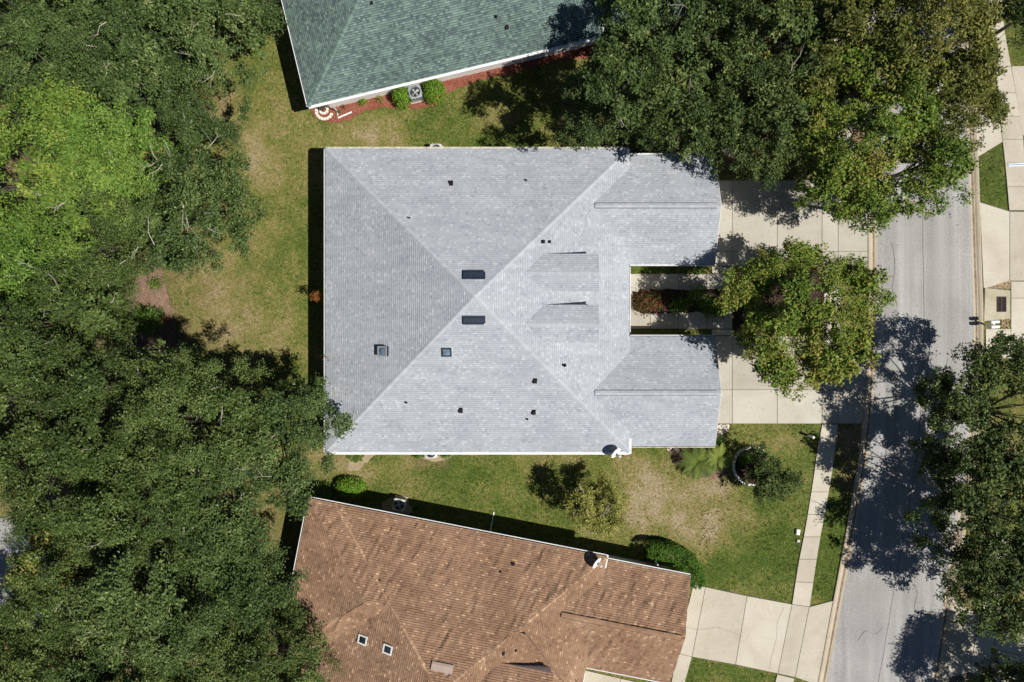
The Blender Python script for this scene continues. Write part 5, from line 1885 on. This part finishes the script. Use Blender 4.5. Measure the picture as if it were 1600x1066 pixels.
def palm(px, py, r, n, h, label, kind='palm', seed=1, tone_up=0.0):
    p = G(px, py, h)
    root = tag(empty("palm", (p.x, p.y, 0)), label, 'palm', 'low palms at the grey house')
    rng = np.random.default_rng(seed)
    mb = MB(); mb.tube([(0, 0, -0.05), (0, 0, h * 0.6), (0, 0, h)], [0.17, 0.14, 0.08], 9); mb.build("trunk", M['timber'], root)
    for k in range(n):
        a = k * 2.399 + rng.uniform(-.2, .2)
        L = r * rng.uniform(0.75, 1.08)
        up = rng.uniform(0.1, 1.0)
        d = np.array([math.cos(a), math.sin(a)])
        S = np.linspace(0, 1, 9)
        xs = L * (S * (1 - 0.12 * up))
        zs = h + L * (up * S - (0.55 + up * 0.7) * S ** 2 * 0.75)
        zs = np.maximum(zs, 0.06)
        pts = [(d[0] * x, d[1] * x, z) for x, z in zip(xs, zs)]
        ft = rng.normal(0, 0.2)
        f = MB()
        f.tube(pts, [0.016 * (1 - 0.8 * s) + 0.003 for s in S], 4, 0.9)
        side = np.array([-d[1], d[0]])
        m_ = 26
        for j in range(m_):
            s = 0.12 + 0.88 * j / (m_ - 1)
            b = np.array([np.interp(s, S, [q[i] for q in pts]) for i in range(3)])
            ll = 0.30 * r / 1.3 * math.sin(math.pi * (0.16 + 0.80 * s)) + 0.04
            for sg in (-1, 1):
                dir_ = np.array([side[0] * sg * 0.85 + d[0] * 0.55, side[1] * sg * 0.85 + d[1] * 0.55, 0.18])
                dir_ /= np.linalg.norm(dir_)
                e = b + dir_ * ll
                e[2] -= 0.06 * ll
                w = np.array([d[0], d[1], 0]) * 0.019
                f.face([b - w, b + w, e + w * 0.4, e - w * 0.4], float(np.clip(0.45 + tone_up + ft + rng.normal(0, 0.12), 0, 1)))
        f.build("frond", LEAF[kind], root)
    return root


palm(1090, 722, 1.5, 19, 0.7, "low palm with dark feathery fronds against the lower garage wing", seed=3)
palm(1122, 716, 1.2, 15, 0.9, "low palm with yellower fronds next to the rocks", seed=5, tone_up=0.35)
palm(556, 707, 0.75, 16, 0.6, "small spiky palm under the grey roof's bottom edge", seed=9)

# ------------------------------------------------------------------ grass blades and fallen leaves
def frame_points(n, pad=40):
    px = RNG.uniform(-pad, 1600 + pad, n)
    py = RNG.uniform(-pad, 1066 + pad, n)
    return (px - 800) * H / F, (533 - py) * H / F


X, Y = frame_points(620000)
bad = np.zeros(len(X), dtype=bool)
for poly in PAVED:
    P = np.array([(p[0], p[1]) for p in poly])
    m_ = (X > P[:, 0].min()) & (X < P[:, 0].max()) & (Y > P[:, 1].min()) & (Y < P[:, 1].max())
    idx = np.where(m_ & ~bad)[0]
    if len(idx):
        bad[idx[inside(poly, X[idx], Y[idx])]] = True
X, Y = X[~bad], Y[~bad]
dry, lit = lawn_fields(X, Y)
keep = RNG.random(len(X)) > lit * 1.1
X, Y, dry, lit = X[keep], Y[keep], dry[keep], lit[keep]
n = len(X)
dry = np.clip(dry + RNG.normal(0, 0.10, n), 0, 1)
a = RNG.uniform(0, 6.28, n)
hgt = RNG.uniform(0.03, 0.085, n) * (1.15 - 0.5 * dry)
lean = RNG.uniform(0.03, 0.11, n)
w = RNG.uniform(0.010, 0.022, n)
base = np.stack([X, Y, 0.03 * (vnoise(X, Y, 3.0, 9) - 1.0) - 0.004], 1)
tip = base + np.stack([np.cos(a) * lean, np.sin(a) * lean, hgt], 1)
side = np.stack([-np.sin(a) * w, np.cos(a) * w, np.zeros(n)], 1)
V = np.stack([base - side, base + side, tip], 1)
o = np_mesh("grass", V, 3, None, M['blade'], None, {'dry': dry, 'litter': lit * 0})
tag(o, "patchy mown grass blades across the lawns", None, None, 'stuff')

X, Y = frame_points(26000)
bad = np.zeros(len(X), dtype=bool)
for poly in PAVED:
    bad |= inside(poly, X, Y)
px_, py_ = X * F / H + 800, 533 - Y * F / H
bad |= vnoise(X, Y, 1.6, 71) + 0.25 * RNG.random(len(X)) < 0.62
X, Y = X[~bad], Y[~bad]
dry, lit = lawn_fields(X, Y)
X, Y, dry = X[lit < 0.4], Y[lit < 0.4], dry[lit < 0.4]
m_ = len(X)
gi = np.repeat(np.arange(m_), 7)
n = len(gi)
a = RNG.uniform(0, 6.28, n)
L = RNG.uniform(0.05, 0.15, n) * RNG.uniform(0.6, 1.2, m_)[gi]
base = np.stack([X[gi], Y[gi], np.full(n, -0.01)], 1)
tip = base + np.stack([np.cos(a) * L, np.sin(a) * L, RNG.uniform(0.05, 0.12, n)], 1)
sd_ = np.stack([-np.sin(a), np.cos(a), np.zeros(n)], 1) * RNG.uniform(0.012, 0.03, n)[:, None]
V = np.stack([base - sd_, tip, base + sd_], 1)
tuft_dry = np.where(RNG.random(m_) < 0.72, np.maximum(0, dry - 0.3), np.minimum(1, dry + 0.3))
o = np_mesh("grass_tufts", V, 3, None, M['blade'], None, {'dry': tuft_dry[gi], 'litter': np.zeros(n)})
tag(o, "coarse weed and grass tufts scattered over the lawns", None, None, 'stuff')

X, Y = frame_points(12000)
px_, py_ = X * F / H + 800, 533 - Y * F / H
near = np.zeros(len(X))
for (x, y, r) in ((1250, 480, 170), (1100, 280, 120), (1340, 600, 120), (1500, 560, 120), (1340, 780, 80), (1500, 900, 120), (1480, 1040, 100), (400, 250, 70), (300, 470, 90), (450, 620, 60), (480, 780, 60), (700, 170, 60), (1365, 500, 40), (1350, 680, 40), (1340, 760, 40), (1320, 860, 35), (1525, 350, 30), (1470, 1010, 40)):
    near = np.maximum(near, np.exp(-((px_ - x) ** 2 + (py_ - y) ** 2) / (r * r)))
k = RNG.random(len(X)) < near * 0.45
for c, aa in ((GREY_C, 0), (BROWN_C, A_BR), (GREEN_C, A_GR)):
    lx = (X - c[0]) * math.cos(aa) + (Y - c[1]) * math.sin(aa)
    ly = -(X - c[0]) * math.sin(aa) + (Y - c[1]) * math.cos(aa)
    k &= ~((np.abs(lx) < 9.8) & (np.abs(ly) < 9.8))
X, Y = X[k], Y[k]
n = len(X)
c = np.stack([X, Y, np.full(n, 0.115)], 1)
q = leaf_quads(c, np.concatenate([RNG.normal(0, 1, (n, 2)), np.zeros((n, 1))], 1), np.array([[0, 0, 1.0]]) + RNG.normal(0, 0.2, (n, 3)), RNG.uniform(.04, .08, n), RNG.uniform(.025, .05, n))
o = np_mesh("fallen_leaves", q, 3, RNG.random(n), LEAF['rust'])
tag(o, "scattered fallen brown leaves under the trees", None, None, 'stuff')

def roof_leaves(house, on, face, spots, n):
    """single fallen leaves lying on a roof slope"""
    V = []
    for _ in range(n):
        x, y, r = rnd.choice(spots)
        px, py = rnd.gauss(x, r), rnd.gauss(y, r * 0.6)
        p = house.matrix_basis @ on(px, py, face)
        a = rnd.random() * 6.28
        l = rnd.uniform(0.04, 0.08)
        d = Vector((math.cos(a), math.sin(a), 0.0)) * l
        e = Vector((-math.sin(a), math.cos(a), 0.0)) * l * 0.6
        p = p + Vector((0, 0, 0.075))
        V += [p - d, p + e, p + d]
    if V:
        o = np_mesh("fallen_leaves", [tuple(v) for v in V], 3, RNG.random(len(V) // 3), LEAF['rust'])
        tag(o, "fallen leaves lying on a roof slope under overhanging branches", None, None, 'stuff')


roof_leaves(grey, grey_on, 'W', [(522, 660, 12), (530, 600, 25), (512, 560, 8)], 60)
roof_leaves(green, green_on, 'S', [(900, 45, 25), (870, 70, 30)], 50)
